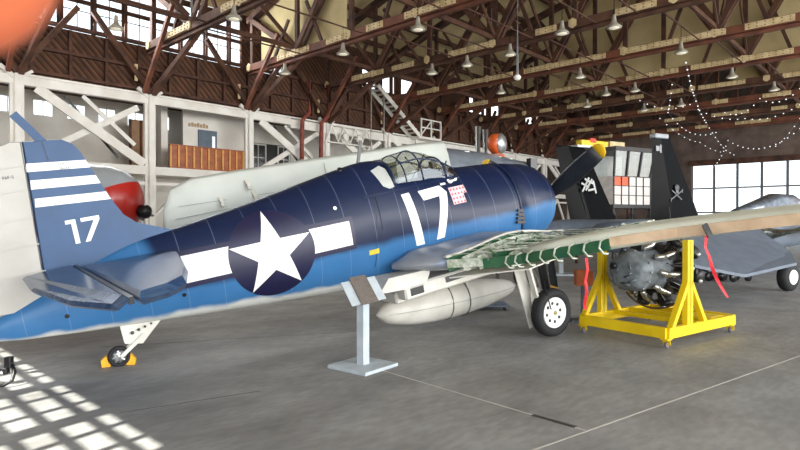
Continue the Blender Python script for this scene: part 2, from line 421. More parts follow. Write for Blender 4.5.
TL = {0: 'nearest brown timber roof truss, standing on the leftmost white post', 1: 'brown timber roof truss whose chord starts over the post left of the balcony',
      2: 'brown timber roof truss whose chord starts over the post right of the varnished balcony', 3: 'brown timber roof truss starting above the two rust-red pipes',
      4: 'timber roof truss with long cream plywood boards crossing the top centre', 5: 'timber roof truss with cream boards in front of the wide tan curtain'}
for i, s in enumerate(TS):
    t = make_truss(i, s)
    if i in TL: tag(t, TL[i], 'truss', 'timber roof trusses')
    else: tag(t, 'distant brown timber roof truss, %s from the far window wall' % ['nearest', 'second', 'third', 'fourth', 'fifth', 'sixth'][len(TS)-1-i], 'truss', 'timber roof trusses at the far end')
# tan boarded draught curtains hung inside two truss planes
def curtain(s, wa, wb, lab):
    m = MB(); n = 12
    for i in range(n):
        a = wa+(wb-wa)*i/n; b = wa+(wb-wa)*(i+1)/n-.03
        m.add([(0, a, 10.55), (0, b, 10.55), (0, b, arch(b)+.1), (0, a, arch(a)+.1), (.04, a, 10.55), (.04, b, 10.55), (.04, b, arch(b)+.1), (.04, a, arch(a)+.1)],
              [(0,1,2,3),(7,6,5,4),(0,4,5,1),(1,5,6,2),(2,6,7,3),(3,7,4,0)])
    o = m.build('draught_curtain', tan); o.location = H(s, 0); o.rotation_euler = (0, 0, PH)
    tag(o, lab, 'curtain')
curtain(TS[2]+.3, 27.0, 20.0, 'tan boarded curtain hanging in the roof above the white folded wing')
curtain(TS[5]+.3, 18.5, -8, 'wide tan boarded curtain hanging in the roof at the upper right')
curtain(TS[6]+.3, 9, -8, 'tan boarded curtain in the roof behind the wide one, at the right edge')
# longitudinal struts at chord level and sway bracing between trusses
for i in range(len(TS)-1):
    for w in (23.3, 15.2, 7.1):
        t = empty('sway_brace', H(TS[i], w), PH)
        tag(t, 'brown crossed sway bracing, %s gap between trusses from the left, %s' % (ORD[i].replace('leftmost', 'first'), {23.3: 'row beside the side wall', 15.2: 'middle row', 7.1: 'row nearest the photographer'}[w]), 'bracing', 'sway bracing between the roof trusses')
        m = MB(); m.bar((.5, 0, 10.6), (5.2, 0, 10.6), .12, .2); m.build('strut', wood, t)
        m = MB(); m.bar((.5, .1, 10.7), (5.2, .1, arch(w)-.5), .08, .18); m.build('brace', wood2, t)
        m = MB(); m.bar((.5, -.1, arch(w)-.5), (5.2, -.1, 10.7), .08, .18); m.build('brace', wood, t)
# thin loose struts / pipes under the roof
def pipe(name, pts, r, m, lab, cat, n=8):
    o = MB().tube(pts, r, n).build(name, m, loc=pts[0]); tag(o, lab, cat); return o
# ------------------------------------------------------------------ far wall with the big windows
mb = MB(); fs = 57.5
WW = [(16.4-1.87*k-1.72, 16.4-1.87*k) for k in range(0, 13)]
mb.box((fs, WW[0][1]+.05, 0), (fs+.3, 33, 13.6)); mb.box((fs, -22, 7.1), (fs+.3, WW[0][1]+.05, 18.3)); mb.box((fs, WW[0][1], 13.5), (fs+.3, 33, 18.2)); mb.box((fs, -22, 0), (fs+.3, WW[0][1]+.05, .5))
hbuild(mb, 'wall_far', mat('far_boards', (112, 96, 88), .85, c2=(84, 70, 64), scale=1))
mb = MB(); w = -13.0
while w < 28:
    top = arch(w+.25)+.35
    if w < 1: mb.box((-7.2, w, 7.0), (-7, w+.5, top))
    elif 3.0 <= w < 9.0: mb.box((-7.2, w, 0), (-7, w+.5, 7.6)); mb.box((-7.2, w, 10.75), (-7, w+.5, top))
    else: mb.box((-7.2, w, 0), (-7, w+.5, top))
    w += .5
hbuild(mb, 'wall_back', sheath)
for j in range(2):
    for i in range(4):
        wi += 1; sash('window_%d' % wi, 3.0+1.5*i, 4.5+1.5*i, 7.6+1.575*j, 9.175+1.575*j, -7.1, 3, 4, wood2, .13, .09, axis='w')
for a0, a1 in ((20.4, 21.6), (22.5, 23.5)):
    wi += 1; fo_ = sash('window_%d' % wi, a0, a1, 5.2, 7.0, 32.3, 2, 2, white, .08, .05)
hbuild(MB().box((20.3, 32.36, 5.1), (23.6, 32.39, 7.05)), 'window_60', mat('dark_pane', (52, 54, 54), .3))
mull = mat('far_mullion', (112, 110, 116), .6)
for a0, a1 in WW:
    wi += 1; sash('window_%d' % wi, a0-.14, a1+.01, .5, 7.1, fs+.1, 1, 3, mull, .1, .14, axis='w')
hbuild(MB().box((fs-.2, -22, 7.0), (fs, WW[0][1]+.1, 7.5)), 'trim_9', wood2)

# ------------------------------------------------------------------ the blue fighter
PL = empty('fighter_plane', (1.72, 11.17, 0), rot=(0, -math.radians(11.3), math.radians(31.1)))
tag(PL, 'blue and white propeller fighter marked 17 with a white star, its left wing folded', 'airplane')
def hull_mat():
    m = bpy.data.materials.new('three_tone_blue'); m.use_nodes = True
    n = m.node_tree.nodes; l = m.node_tree.links; b = n['Principled BSDF']; b.inputs['Roughness'].default_value = .42; b.inputs['Specular IOR Level'].default_value = .32
    b.inputs['Coat Weight'].default_value = .08; b.inputs['Coat Roughness'].default_value = .15
    tc = n.new('ShaderNodeTexCoord'); sp = n.new('ShaderNodeSeparateXYZ'); l.new(tc.outputs['Object'], sp.inputs[0])
    nz = n.new('ShaderNodeTexNoise'); nz.inputs['Scale'].default_value = 2.2; l.new(tc.outputs['Object'], nz.inputs[0])
    def M(op, a, b_=None, c=None):
        q = n.new('ShaderNodeMath'); q.operation = op
        for i, v in enumerate((a, b_, c)):
            if v is None: continue
            if isinstance(v, (int, float)): q.inputs[i].default_value = v
            else: l.new(v, q.inputs[i])
        return q.outputs[0]
    def sm(v, a, b_):
        q = n.new('ShaderNodeMapRange'); q.interpolation_type = 'SMOOTHSTEP'; l.new(v, q.inputs[0])
        q.inputs[1].default_value = a; q.inputs[2].default_value = b_; return q.outputs[0]
    X = sp.outputs['X']; Z = sp.outputs['Z']
    wob = M('MULTIPLY', M('SUBTRACT', nz.outputs[0], .5), .16)
    zz = M('ADD', Z, wob)
    navy = M('MULTIPLY', sm(zz, 2.05, 2.2), sm(M('ADD', X, M('MULTIPLY', Z, .25)), -5.13, -4.93))
    gb = M('SUBTRACT', zz, M('MULTIPLY_ADD', X, -.085, 1.33))     # height above the pale belly edge
    belly = sm(gb, .07, -.02)
    mid = n.new('ShaderNodeMix'); mid.data_type = 'RGBA'; l.new(navy, mid.inputs[0])
    r = n.new('ShaderNodeValToRGB'); r.color_ramp.elements[0].color = lin((46, 98, 148)); r.color_ramp.elements[1].color = lin((60, 114, 162)); l.new(nz.outputs[0], r.inputs[0])
    l.new(r.outputs[0], mid.inputs[6]); mid.inputs[7].default_value = lin((11, 27, 60))
    m2 = n.new('ShaderNodeMix'); m2.data_type = 'RGBA'; l.new(belly, m2.inputs[0]); l.new(mid.outputs[2], m2.inputs[6]); m2.inputs[7].default_value = lin((205, 206, 200))
    # panel seams every half metre
    seam = M('LESS_THAN', M('FRACT', M('MULTIPLY', X, 2.05)), .022)
    m3 = n.new('ShaderNodeMix'); m3.data_type = 'RGBA'; l.new(M('MULTIPLY', seam, .22), m3.inputs[0]); l.new(m2.outputs[2], m3.inputs[6]); m3.inputs[7].default_value = lin((150, 165, 190))
    l.new(m3.outputs[2], b.inputs['Base Color'])
    bp = n.new('ShaderNodeBump'); bp.inputs['Strength'].default_value = .12; bp.inputs['Distance'].default_value = .02
    n2 = n.new('ShaderNodeTexNoise'); n2.inputs['Scale'].default_value = 5; l.new(tc.outputs['Object'], n2.inputs[0]); l.new(n2.outputs[0], bp.inputs['Height']); l.new(bp.outputs[0], b.inputs['Normal'])
    return m
hull = hull_mat()
blue = mat('intermediate_blue', (36, 74, 116), .45, c2=(31, 67, 107), scale=3)
navy = mat('navy_blue', (16, 34, 68), .33, c2=(12, 28, 58), scale=3)
stab_blue = mat('streaked_blue', (72, 98, 132), .22, .25, c2=(38, 64, 104), scale=3, stretch=(1, 5, 1))
insig = mat('insignia_blue', (20, 20, 58), .4)
insw = mat('insignia_white', (240, 240, 238), .5, c2=(232, 232, 230))
belly_w = mat('belly_white', (214, 211, 202), .45, c2=(194, 190, 180), scale=2.5)
fabric_w = mat('rudder_white', (186, 184, 178), .6, c2=(175, 172, 165), scale=2)
SEC = [(-7.78, 2.18, 2.08, .02), (-7.7, 2.25, 2.02, .06), (-7.4, 2.36, 1.96, .1), (-7.0, 2.5, 1.9, .14), (-6.5, 2.72, 1.83, .22), (-5.9, 2.92, 1.76, .30), (-5.3, 2.98, 1.68, .38), (-4.3, 3.12, 1.56, .50), (-3.14, 3.33, 1.44, .60),
       (-2.4, 3.46, 1.36, .65), (-2.0, 3.50, 1.31, .66), (-1.86, 3.48, 1.3, .67), (-1.82, 3.02, 1.29, .68), (-1.2, 3.0, 1.25, .70), (-.5, 3.04, 1.22, .72), (-.3, 3.09, 1.22, .73), (.2, 3.07, 1.25, .74), (.62, 3.04, 1.3, .75)]
def ring(x, zt, zb, hw, n=80, tb=.18, zs=None):
    zs = zt if zs is None else zs
    zc = (zs+zb)/2; out = []
    for i in range(n):
        a = 2*PI*i/n; c, s = math.cos(a), math.sin(a); e = 2/2.15
        yy = hw*math.copysign(abs(c)**e, c); 
        hz = (zs-zc) if s > 0 else (zc-zb)
        z = min(hz*math.copysign(abs(s)**e, s), zt-zc)
        if s > 0: yy *= 1-tb*s*s
        out.append(Vector((x, yy, zc+z)))
    return out
def interp(tab, x):
    for a, b in zip(tab[:-1], tab[1:]):
        if a[0] <= x <= b[0]:
            t = (x-a[0])/(b[0]-a[0]); return tuple(a[i]+(b[i]-a[i])*t for i in range(len(a)))
xs = sorted(set([s[0] for s in SEC] + [-7.6+.08*k for k in range(110) if -7.6+.08*k < .6]))
SMT = [q if not -2.0 < q[0] < -.3 else (q[0], 3.50-.41*(q[0]+2.0)/1.7)+q[2:] for q in SEC]
def smooth_sec(x):
    acc = [0, 0, 0]; K = 9
    lim = min(.3, x+7.78, .62-x)
    for j in range(K):
        q = interp(SMT, max(-7.78, min(.62, x+lim*(j/(K-1)*2-1)*.999))); acc = [u+v/K for u, v in zip(acc, q[1:])]
    zt_ = interp(SEC, x)[1] if -1.87 < x < -.3 else acc[0]
    return dict(x=x, zt=zt_, zb=acc[1], hw=acc[2], zs=acc[0])
xs = [x for i, x in enumerate(xs) if i == 0 or x-xs[i-1] > .012]
m = MB(); m.smooth = True; m.loft([ring(**smooth_sec(x)) for x in xs]); fus = m.build('fuselage', hull, PL)
bm = bmesh.new(); bm.from_mesh(fus.data); bvh = BVHTree.FromBMesh(bm); bm.free()
COW = [(.60, 3.03, 1.28, .75), (.9, 3.0, 1.31, .76), (1.3, 2.93, 1.37, .75), (1.5, 2.86, 1.44, .71), (1.62, 2.78, 1.52, .65), (1.7, 2.68, 1.62, .56), (1.72, 2.6, 1.7, .48), (1.62, 2.56, 1.74, .44), (1.2, 2.56, 1.74, .44)]
m = MB(); m.smooth = True; m.loft([ring(*c, tb=.05) for c in COW]); cowl = m.build('engine_cowling', hull, PL)
m = MB(); m.smooth = True; m.loft([ring(.6, 3.045, 1.27, .762, tb=.05), ring(.63, 3.045, 1.27, .762, tb=.05)]); m.build('cowling_joint', navy, cowl)
m = MB(); m.lathe((1.2, 0, 2.1), (1, 0, 0), [(.0, .4), (.1, .4), (.25, .3), (.45, .2), (.62, .18), (.62, 0)]); m.build('engine_front', mat('engine_grey', (88, 90, 94), .5, .4), PL)
# exhaust and cowl flap cluster on the side of the cowl
m = MB()
for k in range(4): m.bar((.5-.02*k, -.765, 2.12-.07*k), (.62, -.78, 2.09-.07*k), .05, .05)
m.build('exhaust_stack', mat('sooty_metal', (62, 58, 56), .5, .3), PL)
# propeller
pr = empty('propeller'); pr.parent = PL; pr.location = (1.9, 0, 2.03)
m = MB(); m.lathe((-.35, 0, 0), (1, 0, 0), [(0, .12), (.2, .13), (.35, .17), (.45, .15), (.6, .09), (.66, 0)]); m.build('propeller_hub', metal, pr)
prop_m = mat('propeller_black', (30, 33, 40), .45, c2=(38, 42, 50))
for a in (30, 150, 270):
    er = Vector((0, math.cos(math.radians(a)), math.sin(math.radians(a)))); et = Vector((0, -er.z, er.y)); ex = Vector((1, 0, 0))
    def bs(r, ch, tw, th):
        out = []; c = math.cos(tw); s_ = math.sin(tw)
        for i in range(10):
            q = 2*PI*i/10; u = ch/2*math.cos(q); v = th/2*math.sin(q)
            out.append(er*r + et*(u*c - v*s_) + ex*(u*s_ + v*c))
        return out
    R = [(.1, .16, .8, .13), (.35, .17, .8, .12), (.6, .30, .65, .09), (.95, .36, .5, .06), (1.3, .36, .38, .045), (1.6, .34, .3, .035), (1.8, .31, .27, .03)]
    m = MB(); m.smooth = True; m.loft([bs(*r) for r in R]); bl = m.build('propeller_blade', prop_m, pr)
    m = MB(); m.smooth = True; m.loft([bs(*r) for r in [(1.8, .312, .27, .031), (1.88, .28, .26, .028), (1.95, .2, .25, .022), (1.99, .05, .25, .01)]]); m.build('blade_tip', mat('tip_yellow', (248, 196, 20), .5), bl)
# decals laid on the hull
def decal(name, loops, mt, tree, parent, off=.005, side=-1, step=.05, y0=3):
    b = bmesh.new()
    for lp in loops:
        b.faces.new([b.verts.new((x, 0, z)) for x, z in lp])
    b.normal_update()
    bmesh.ops.triangulate(b, faces=b.faces[:])
    xs_ = [v.co.x for v in b.verts]; zs = [v.co.z for v in b.verts]
    for ax, lo, hi in ((0, min(xs_), max(xs_)), (2, min(zs), max(zs))):
        q = lo+step
        while q < hi:
            co = Vector((q, 0, 0)) if ax == 0 else Vector((0, 0, q)); no = Vector((1, 0, 0)) if ax == 0 else Vector((0, 0, 1))
            bmesh.ops.bisect_plane(b, geom=b.verts[:]+b.edges[:]+b.faces[:], plane_co=co, plane_no=no); q += step
    for v in b.verts:
        h, nn, _, _ = tree.ray_cast(Vector((v.co.x, side*y0, v.co.z)), Vector((0, -side, 0)))
        if h is None: h, nn, _, _ = tree.find_nearest(Vector((v.co.x, side*.3, v.co.z)))
        if nn.y*side < 0: nn = -nn
        v.co = h + nn*off
    me = bpy.data.meshes.new(name); b.to_mesh(me); b.free(); me.materials.append(mt)
    for p in me.polygons: p.use_smooth = True
    o = bpy.data.objects.new(name, me); COL.objects.link(o); o.parent = parent; return o
cx, cz, RR = -4.12, 2.36, .64
circ = [(cx+RR*math.cos(t*PI/32), cz+RR*math.sin(t*PI/32)) for t in range(64)]
bh = .19; zc_ = cz+.045
def rect(x0, x1, z0, z1): return [(x0, z0), (x1, z0), (x1, z1), (x0, z1)]
d = decal('star_insignia', [circ], insig, bvh, fus, .004)
decal('insignia_border', [rect(cx-1.32, cx-.45, zc_-bh-.07, zc_+bh+.07)], insig, bvh, d, .005)
decal('insignia_border', [rect(cx+.45, cx+1.32, zc_-bh-.07, zc_+bh+.07)], insig, bvh, d, .005)
def bar_(sg):
    r_ = RR; pts = []
    for t in range(9):
        z = -bh+2*bh*t/8; pts.append((cx+sg*math.sqrt(r_*r_-(zc_+z-cz)**2), zc_+z))
    return pts + [(cx+sg*1.26, zc_+bh), (cx+sg*1.26, zc_-bh)]
decal('insignia_bar', [bar_(-1)], insw, bvh, d, .008); decal('insignia_bar', [bar_(1)], insw, bvh, d, .008)
star = []
for i in range(10):
    a = PI/2+i*PI/5; r_ = RR*.985 if i % 2 == 0 else RR*.385; star.append((cx+r_*math.cos(a), cz+r_*math.sin(a)))
decal('white_star', [star], insw, bvh, d, .009)
decal('number_marking', [[(-1.84, 2.83), (-1.72, 1.94), (-1.56, 1.94), (-1.68, 2.84)]], insw, bvh, fus, .006)
decal('number_marking', [[(-1.5, 2.83), (-1.02, 2.85), (-.92, 2.72), (-1.16, 1.97), (-1.32, 1.96), (-1.1, 2.68), (-1.44, 2.66)]], insw, bvh, fus, .006)
dk = decal('flag_marking', [[(-.86, 2.78), (-.50, 2.78), (-.50, 2.64), (-.58, 2.64), (-.58, 2.48), (-.86, 2.48)]], mat('flag_white', (232, 196, 200), .5), bvh, fus, .006)
pk = mat('flag_red', (196, 84, 92), .5); lps = []
for i in range(5):
    for j in range(4):
        x = -.84+.072*i; z = 2.715-.075*j
        if j > 1 and i > 3: continue
        lps.append(rect(x, x+.032, z, z+.034))
for lp_ in lps: decal('flag_stripe', [lp_], pk, bvh, dk, .009, step=.2)
decal('name_script', [[(-.78, 2.86), (-.74, 2.84), (-.66, 2.87), (-.58, 2.87), (-.50, 2.93), (-.47, 2.91), (-.49, 2.97), (-.53, 2.94), (-.58, 2.92), (-.62, 2.9), (-.68, 2.9), (-.72, 2.9), (-.75, 2.93), (-.79, 2.91)]], insw, bvh, fus, .006)
decal('name_script', [rect(-.98, -.86, 2.845, 2.88)], insw, bvh, fus, .006)
decal('hatch_label', [rect(-2.6, -2.42, 1.98, 2.06)], mat('label_yellow', (214, 200, 60), .5), bvh, fus, .006)
decal('panel_line', [[(-2.32, 2.95), (-2.31, 2.95), (-2.5, 1.75), (-2.51, 1.75)], [(-2.32, 2.35), (-2.31, 2.35), (-2.3, 2.95), (-2.31, 2.95)]], mat('seam_dark', (20, 30, 50), .5), bvh, fus, .005)
decal('formation_light', [[(-3.02+.03*math.cos(t), 2.83+.03*math.sin(t)) for t in [i*PI/4 for i in range(8)]]], insw, bvh, fus, .006)
decal('access_hole', [[(x0+.03*math.cos(t), z0+.03*math.sin(t)) for t in [i*PI/4 for i in range(8)]] for x0, z0 in ((-5.42, 2.06), (-6.84, 2.14))], black, bvh, fus, .006)
# written words
def words(txt, size, origin, xdir, up, mt, parent, name='lettering', depth=.001):
    c = bpy.data.curves.new('t', 'FONT'); c.body = txt; c.size = size; c.resolution_u = 2
    o = bpy.data.objects.new('t', c); COL.objects.link(o)
    dg = bpy.context.evaluated_depsgraph_get(); me = bpy.data.meshes.new_from_object(o.evaluated_get(dg))
    bpy.data.objects.remove(o)
    X = Vector(xdir).normalized(); U = Vector(up); U = (U - X*U.dot(X)).normalized(); O = Vector(origin)
    for v in me.vertices: v.co = O + X*v.co.x + U*v.co.y
    me.materials.clear(); me.materials.append(mt)
    q = bpy.data.objects.new(name, me); COL.objects.link(q); q.parent = parent; return q
# fin and rudder
def slab(name, out, mt, parent, thick, y=0, le_fn=None, bev=.02):
    m = MB(); n = len(out)
    cx_ = sum(p[0] for p in out)/n; cz_ = sum(p[1] for p in out)/n
    r1 = [Vector((x, y-thick/2, z)) for x, z in out]; r2 = [Vector((x, y+thick/2, z)) for x, z in out]
    sc = lambda p: Vector((cx_+(p[0]-cx_)*1.03, y, cz_+(p[1]-cz_)*1.02))
    mid = [sc(p) for p in out]
    m.smooth = False; m.loft([r1, mid, r2]); return m.build(name, mt, parent)
fin_out = [(-6.99, 2.35), (-5.2, 2.9), (-5.55, 3.06), (-5.78, 3.16), (-5.92, 3.3), (-6.04, 3.56), (-6.17, 3.95), (-6.26, 4.2), (-6.33, 4.32), (-6.44, 4.39), (-6.86, 4.41)]
fin = slab('tail_fin', fin_out, blue, PL, .13)
rud_out = [(-7.62, 2.34), (-7.03, 2.3), (-6.9, 4.41), (-7.0, 4.42), (-7.22, 4.34), (-7.42, 4.1), (-7.56, 3.7), (-7.64, 3.2), (-7.66, 2.7)]
rud = slab('rudder', rud_out, fabric_w, PL, .11)
m = MB()
for z in (2.75, 3.1, 3.45, 3.8, 4.1): m.bar((-7.58, -.066, z), (-6.95, -.066, z+.02), .012, .014)
m.build('rudder_rib', fabric_w, rud)
FY = -.069
for z1, z0 in ((4.14, 4.035), (3.925, 3.81), (3.69, 3.58)):
    def fx(z): # leading edge x at height z
        pts = fin_out[4:9]
        for a, b in zip(pts[:-1], pts[1:]):
            if a[1] <= z <= b[1]: return a[0]+(b[0]-a[0])*(z-a[1])/(b[1]-a[1])
        return -6.1
    m = MB(); q = [(-6.9, z0+.0), (fx(z0-.04)+.0, z0-.045), (fx(z1-.04)+.0, z1-.045), (-6.885, z1)]
    m.add([(x, FY, z) for x, z in q]+[(x, FY-.002, z) for x, z in q], [(0,1,2,3),(7,6,5,4),(0,4,5,1),(1,5,6,2),(2,6,7,3),(3,7,4,0)]); m.build('fin_stripe', insw, fin)
m = MB(); m.box((-6.555, FY-.003, 3.03), (-6.50, FY, 3.35)); m.box((-6.62, FY-.003, 3.3), (-6.555, FY, 3.35)); m.build('fin_number', insw, fin)
m = MB(); q = [(-6.44, 3.3), (-6.44, 3.35), (-6.22, 3.35), (-6.22, 3.3), (-6.38, 3.03), (-6.44, 3.03), (-6.29, 3.3)]
m.add([(x, FY, z) for x, z in q]+[(x, FY-.003, z) for x, z in q], [tuple(range(7)), tuple(range(7, 14))[::-1]]); m.build('fin_number', insw, fin)
dark_t = mat('stencil_dark', (60, 60, 72), .6)
words('NAVY', .055, (-6.55, FY-.004, 4.07), (1, 0, -.05), (0, 0, 1), dark_t, fin)
words('58644', .05, (-6.55, FY-.004, 4.01), (1, 0, -.05), (0, 0, 1), dark_t, fin)
words('F6F-5', .055, (-7.17, -.062, 3.98), (1, 0, 0), (0, 0, 1), dark_t, rud)
m = MB(); m.bar((-6.65, 0, 4.38), (-6.9, 0, 4.78), .05, .10); m.build('antenna_mast', blue, PL)
m = MB(); m.bar((-6.64, -.067, 4.15), (-6.66, -.067, 4.39), .02, .012); m.build('mast_slot', navy, fin)
m = MB(); m.bar((-2.23, 0, 3.4), (-2.08, 0, 3.84), .03, .05); m.build('antenna_mast', black, PL)
m = MB(); m.lathe((-2.62, -.1, 3.34), (0, 0, 1), [(0, .06), (.06, .06), (.1, .03), (.11, 0)], 12); m.build('vent', black, PL)
m = MB(); m.tube([(-6.9, -.02, 3.62-1.0), (-6.9, -.35, 2.7)], .012, 6); m.build('hinge_arm', black, PL)
# tailplane and elevator
def slab_w(name, pts, mt, parent, th):   # pts: (x, y, z) outline, thickness in z, tapered edges
    m = MB(); c = sum((Vector(p) for p in pts), Vector())/len(pts)
    up = [c + (Vector(p)-c)*.9 + Vector((0, 0, th/2)) for p in pts]; dn = [c + (Vector(p)-c)*.9 - Vector((0, 0, th/2)) for p in pts]
    m.loft([dn, [Vector(p) for p in pts], up]); return m.build(name, mt, parent)
for sg in (-1, 1):
    slab_w('tailplane', [(-5.42, sg*.25, 2.66), (-5.46, sg*.9, 2.66), (-5.62, sg*2.2, 2.59), (-5.76, sg*2.82, 2.56), (-5.95, sg*3.0, 2.54), (-6.22, sg*3.02, 2.53), (-6.6, sg*.1, 2.68)], stab_blue, PL, .14)
    ev = slab_w('elevator', [(-6.66, sg*.16, 2.76), (-6.29, sg*3.0, 2.56), (-6.4, sg*3.05, 2.5), (-6.75, sg*2.3, 2.54), (-7.1, sg*1.2, 2.66), (-7.2, sg*.35, 2.74), (-7.2, sg*.2, 2.74)], stab_blue, PL, .07)
    m = MB(); m.bar((-6.63, sg*.15, 2.73), (-6.28, sg*2.96, 2.545), .045, .07); m.build('hinge_gap', black, ev)
# tail wheel
tg = empty('tail_gear'); tg.parent = PL
M_ = Matrix.Translation((0, -.06, 0)) @ Matrix.Rotation(PI/2, 4, 'X')
m = MB(); m.prism([(-6.27, 1.82), (-5.72, 1.78), (-5.86, 1.66), (-6.04, 1.5), (-6.26, 1.56)], M_, -.02, .0); m.prism([(-6.27, 1.82), (-5.72, 1.78), (-6.26, 1.56)], M_, -.13, -.11)
m.build('gear_door', belly_w, tg)
m = MB()
for k in range(4): MB().lathe((-6.14+.085*k, -.085, 1.685+.02*k), (0, 1, 0), [(0, 0), (0, .024-.003*k), (.01, .024-.003*k), (.01, 0)], 10).build('lightening_hole', mat('hole_dark', (80, 76, 70), .8), tg)
m = MB(); m.bar((-5.98, 0, 1.75), (-6.17, -.0, 1.56), .1, .1); m.bar((-6.0, -.08, 1.62), (-6.34, -.065, 1.4), .05, .02, (0,1,0)); m.bar((-6.0, .08, 1.62), (-6.34, .065, 1.4), .05, .02, (0,1,0)); m.build('fork', belly_w, tg)
tyre_prof = lambda R_, w_: [(-w_*.3, R_*.62), (-w_*.5, R_*.72), (-w_*.5, R_*.86), (-w_*.32, R_*.97), (0, R_), (w_*.32, R_*.97), (w_*.5, R_*.86), (w_*.5, R_*.72), (w_*.3, R_*.62)]
tw_c = (-6.36, 0, 1.405)
m = MB(); m.lathe(tw_c, (0, 1, 0), tyre_prof(.145, .1), 24, cap=False); wl_ = m.build('tail_wheel', rubber, tg)
m = MB(); m.lathe(tw_c, (0, 1, 0), [(-.045, 0), (-.04, .05), (-.02, .09), (.02, .09), (.04, .05), (.045, 0)], 18); m.build('wheel_disc', metal, wl_)
m = MB()
for k in range(8):
    a = k*PI/4; m.bar((tw_c[0], -.048, tw_c[2]), (tw_c[0]+.085*math.cos(a), -.03, tw_c[2]+.085*math.sin(a)), .012, .02)
m.build('spoke', metal, wl_)
# canopy
cg = glass('canopy_glass', (.88, .9, .86), .28)
CAN = [(-1.86, .50, 3.44), (-1.6, .48, 3.50), (-1.25, .47, 3.54), (-.95, .45, 3.47), (-.75, .45, 3.36), (-.5, .42, 3.16), (-.38, .3, 3.05)]
def cring(x, hw, zt, zb=2.93, n=14, k=1.0):
    return [Vector((x, hw*k*math.cos(a), zb+(zt-zb)*k*max(0, math.sin(a))**.8)) for a in [PI*i/(n-1) for i in range(n)]]
m = MB(); m.smooth = True; m.loft([cring(*c) for c in CAN], cap=False, close=False); can = m.build('canopy', cg, PL)
m = MB()
for i, r_ in ((0, .03), (2, .013), (4, .018), (6, .02)): m.tube(cring(*CAN[i], k=1.01), r_, 6)
for j, r_ in ((0, .03), (13, .03)): m.tube([cring(*c, k=1.01)[j] for c in CAN], r_, 6)
m.tube([cring(*c, k=1.01)[3] for c in CAN], .016, 6); m.tube([cring(*c, k=1.01)[10] for c in CAN], .016, 6); m.tube(cring(*CAN[1], k=1.01), .012, 6); m.tube([cring(*c, k=1.01)[6] for c in CAN], .01, 6)
m.tube([(-.82, -.42, 2.98), (-.56, -.25, 3.24)], .014, 6); m.tube([(-.82, .42, 2.98), (-.56, .25, 3.24)], .014, 6)
m.build('canopy_frame', navy, can)
m = MB(); m.tube([(-1.5, -.4, 2.98), (-1.05, -.3, 3.42)], .014, 6); m.tube([(-1.15, -.4, 2.98), (-1.45, -.3, 3.44)], .014, 6); m.tube([(-1.3, -.4, 3.2), (-.85, -.38, 3.2)], .012, 6); m.build('canopy_brace', mat('green_tube', (70, 84, 60), .5), can)
m = MB(); m.box((-1.75, -.22, 2.95), (-1.6, .22, 3.38)); m.box((-1.7, -.25, 2.9), (-1.2, .25, 3.0)); m.build('pilot_seat', mat('seat_green', (58, 74, 56), .6), PL)
m = MB(); m.box((-.8, -.35, 2.95), (-.62, .35, 3.15)); m.box((-.74, -.05, 3.15), (-.64, .05, 3.28)); m.build('instrument_panel', black, PL)
decal('rear_window', [[(-2.18, 3.3), (-1.98, 3.36), (-1.9, 3.3), (-1.9, 2.98), (-2.0, 2.96), (-2.1, 3.02)]], mat('rear_glass', (196, 200, 196), .2), bvh, fus, .006)
decal('canopy_rail', [[(-2.5, 2.92), (-.35, 2.96), (-.35, 2.93), (-2.5, 2.885)]], navy, bvh, fus, .014)
# starboard wing, skins partly stripped
def wz(y): return 1.66 + max(0, min(abs(y), 3.8)-2.2)*.16 + max(0, abs(y)-3.8)*.13
def hump(x, y): return .15*max(0, min(1, (2.4-abs(y))/1.0))*math.exp(-((x+.4)/.75)**2)
def wsec(y, te, le, th, rear=.13, sg=-1):
    z = wz(y); ch = le-te; n = 9; top = []; bot = []
    for i in range(n):
        t = i/(n-1); x = te+ch*t; zc2 = z - .05*(x+1)
        f = rear/2*(1-t) + th/2*max(0, math.sin(PI*min(1, .12+.88*t)))**.6*(t > 0) if t < 1 else 0
        f = min(f, th/2)
        top.append(Vector((x, sg*y, zc2+f+.45*hump(x, y)))); bot.append(Vector((x, sg*y, zc2-f*.8)))
    return top + bot[:-1][::-1]
m = MB(); m.smooth = True
m.loft([wsec(.45, -2.15, .8, .42, .06), wsec(.8, -2.35, .85, .42, .05), wsec(1.35, -1.9, .9, .4, .06), wsec(1.45, -1.8, .9, .38, .07)]); m.build('wing_root', mat('root_metal', (158, 162, 168), .38, .15, c2=(96, 118, 152), scale=1.6), PL)
fw = empty('outer_wing'); fw.parent = PL
skin = mat('wing_primer', (232, 234, 218), .5, c2=(214, 218, 200), scale=2)
ws = [wsec(2.45, -1.05, .2, .30, .2), wsec(3.0, -.98, .48, .29, .19), wsec(3.8, -.72, .66, .28, .17), wsec(4.6, -.5, .66, .24, .15), wsec(5.4, -.55, .58, .2, .13), wsec(6.1, -.6, .45, .15, .11), wsec(6.5, -.45, .2, .06, .04)]
m = MB(); m.smooth = True; m.loft(ws); m.build('wing_skin', skin, fw)
m = MB()  # bare leading edge and centre frames
ribx = mat('rib_metal', (222, 224, 214), .45, .15, c2=(150, 164, 132), scale=12)
def ztop(x, y, th): return wz(y)-.05*(x+1)+th+(hump(x, y) if th > .05 else 0)
ys = [1.5+.17*k for k in range(6)]
rib = []
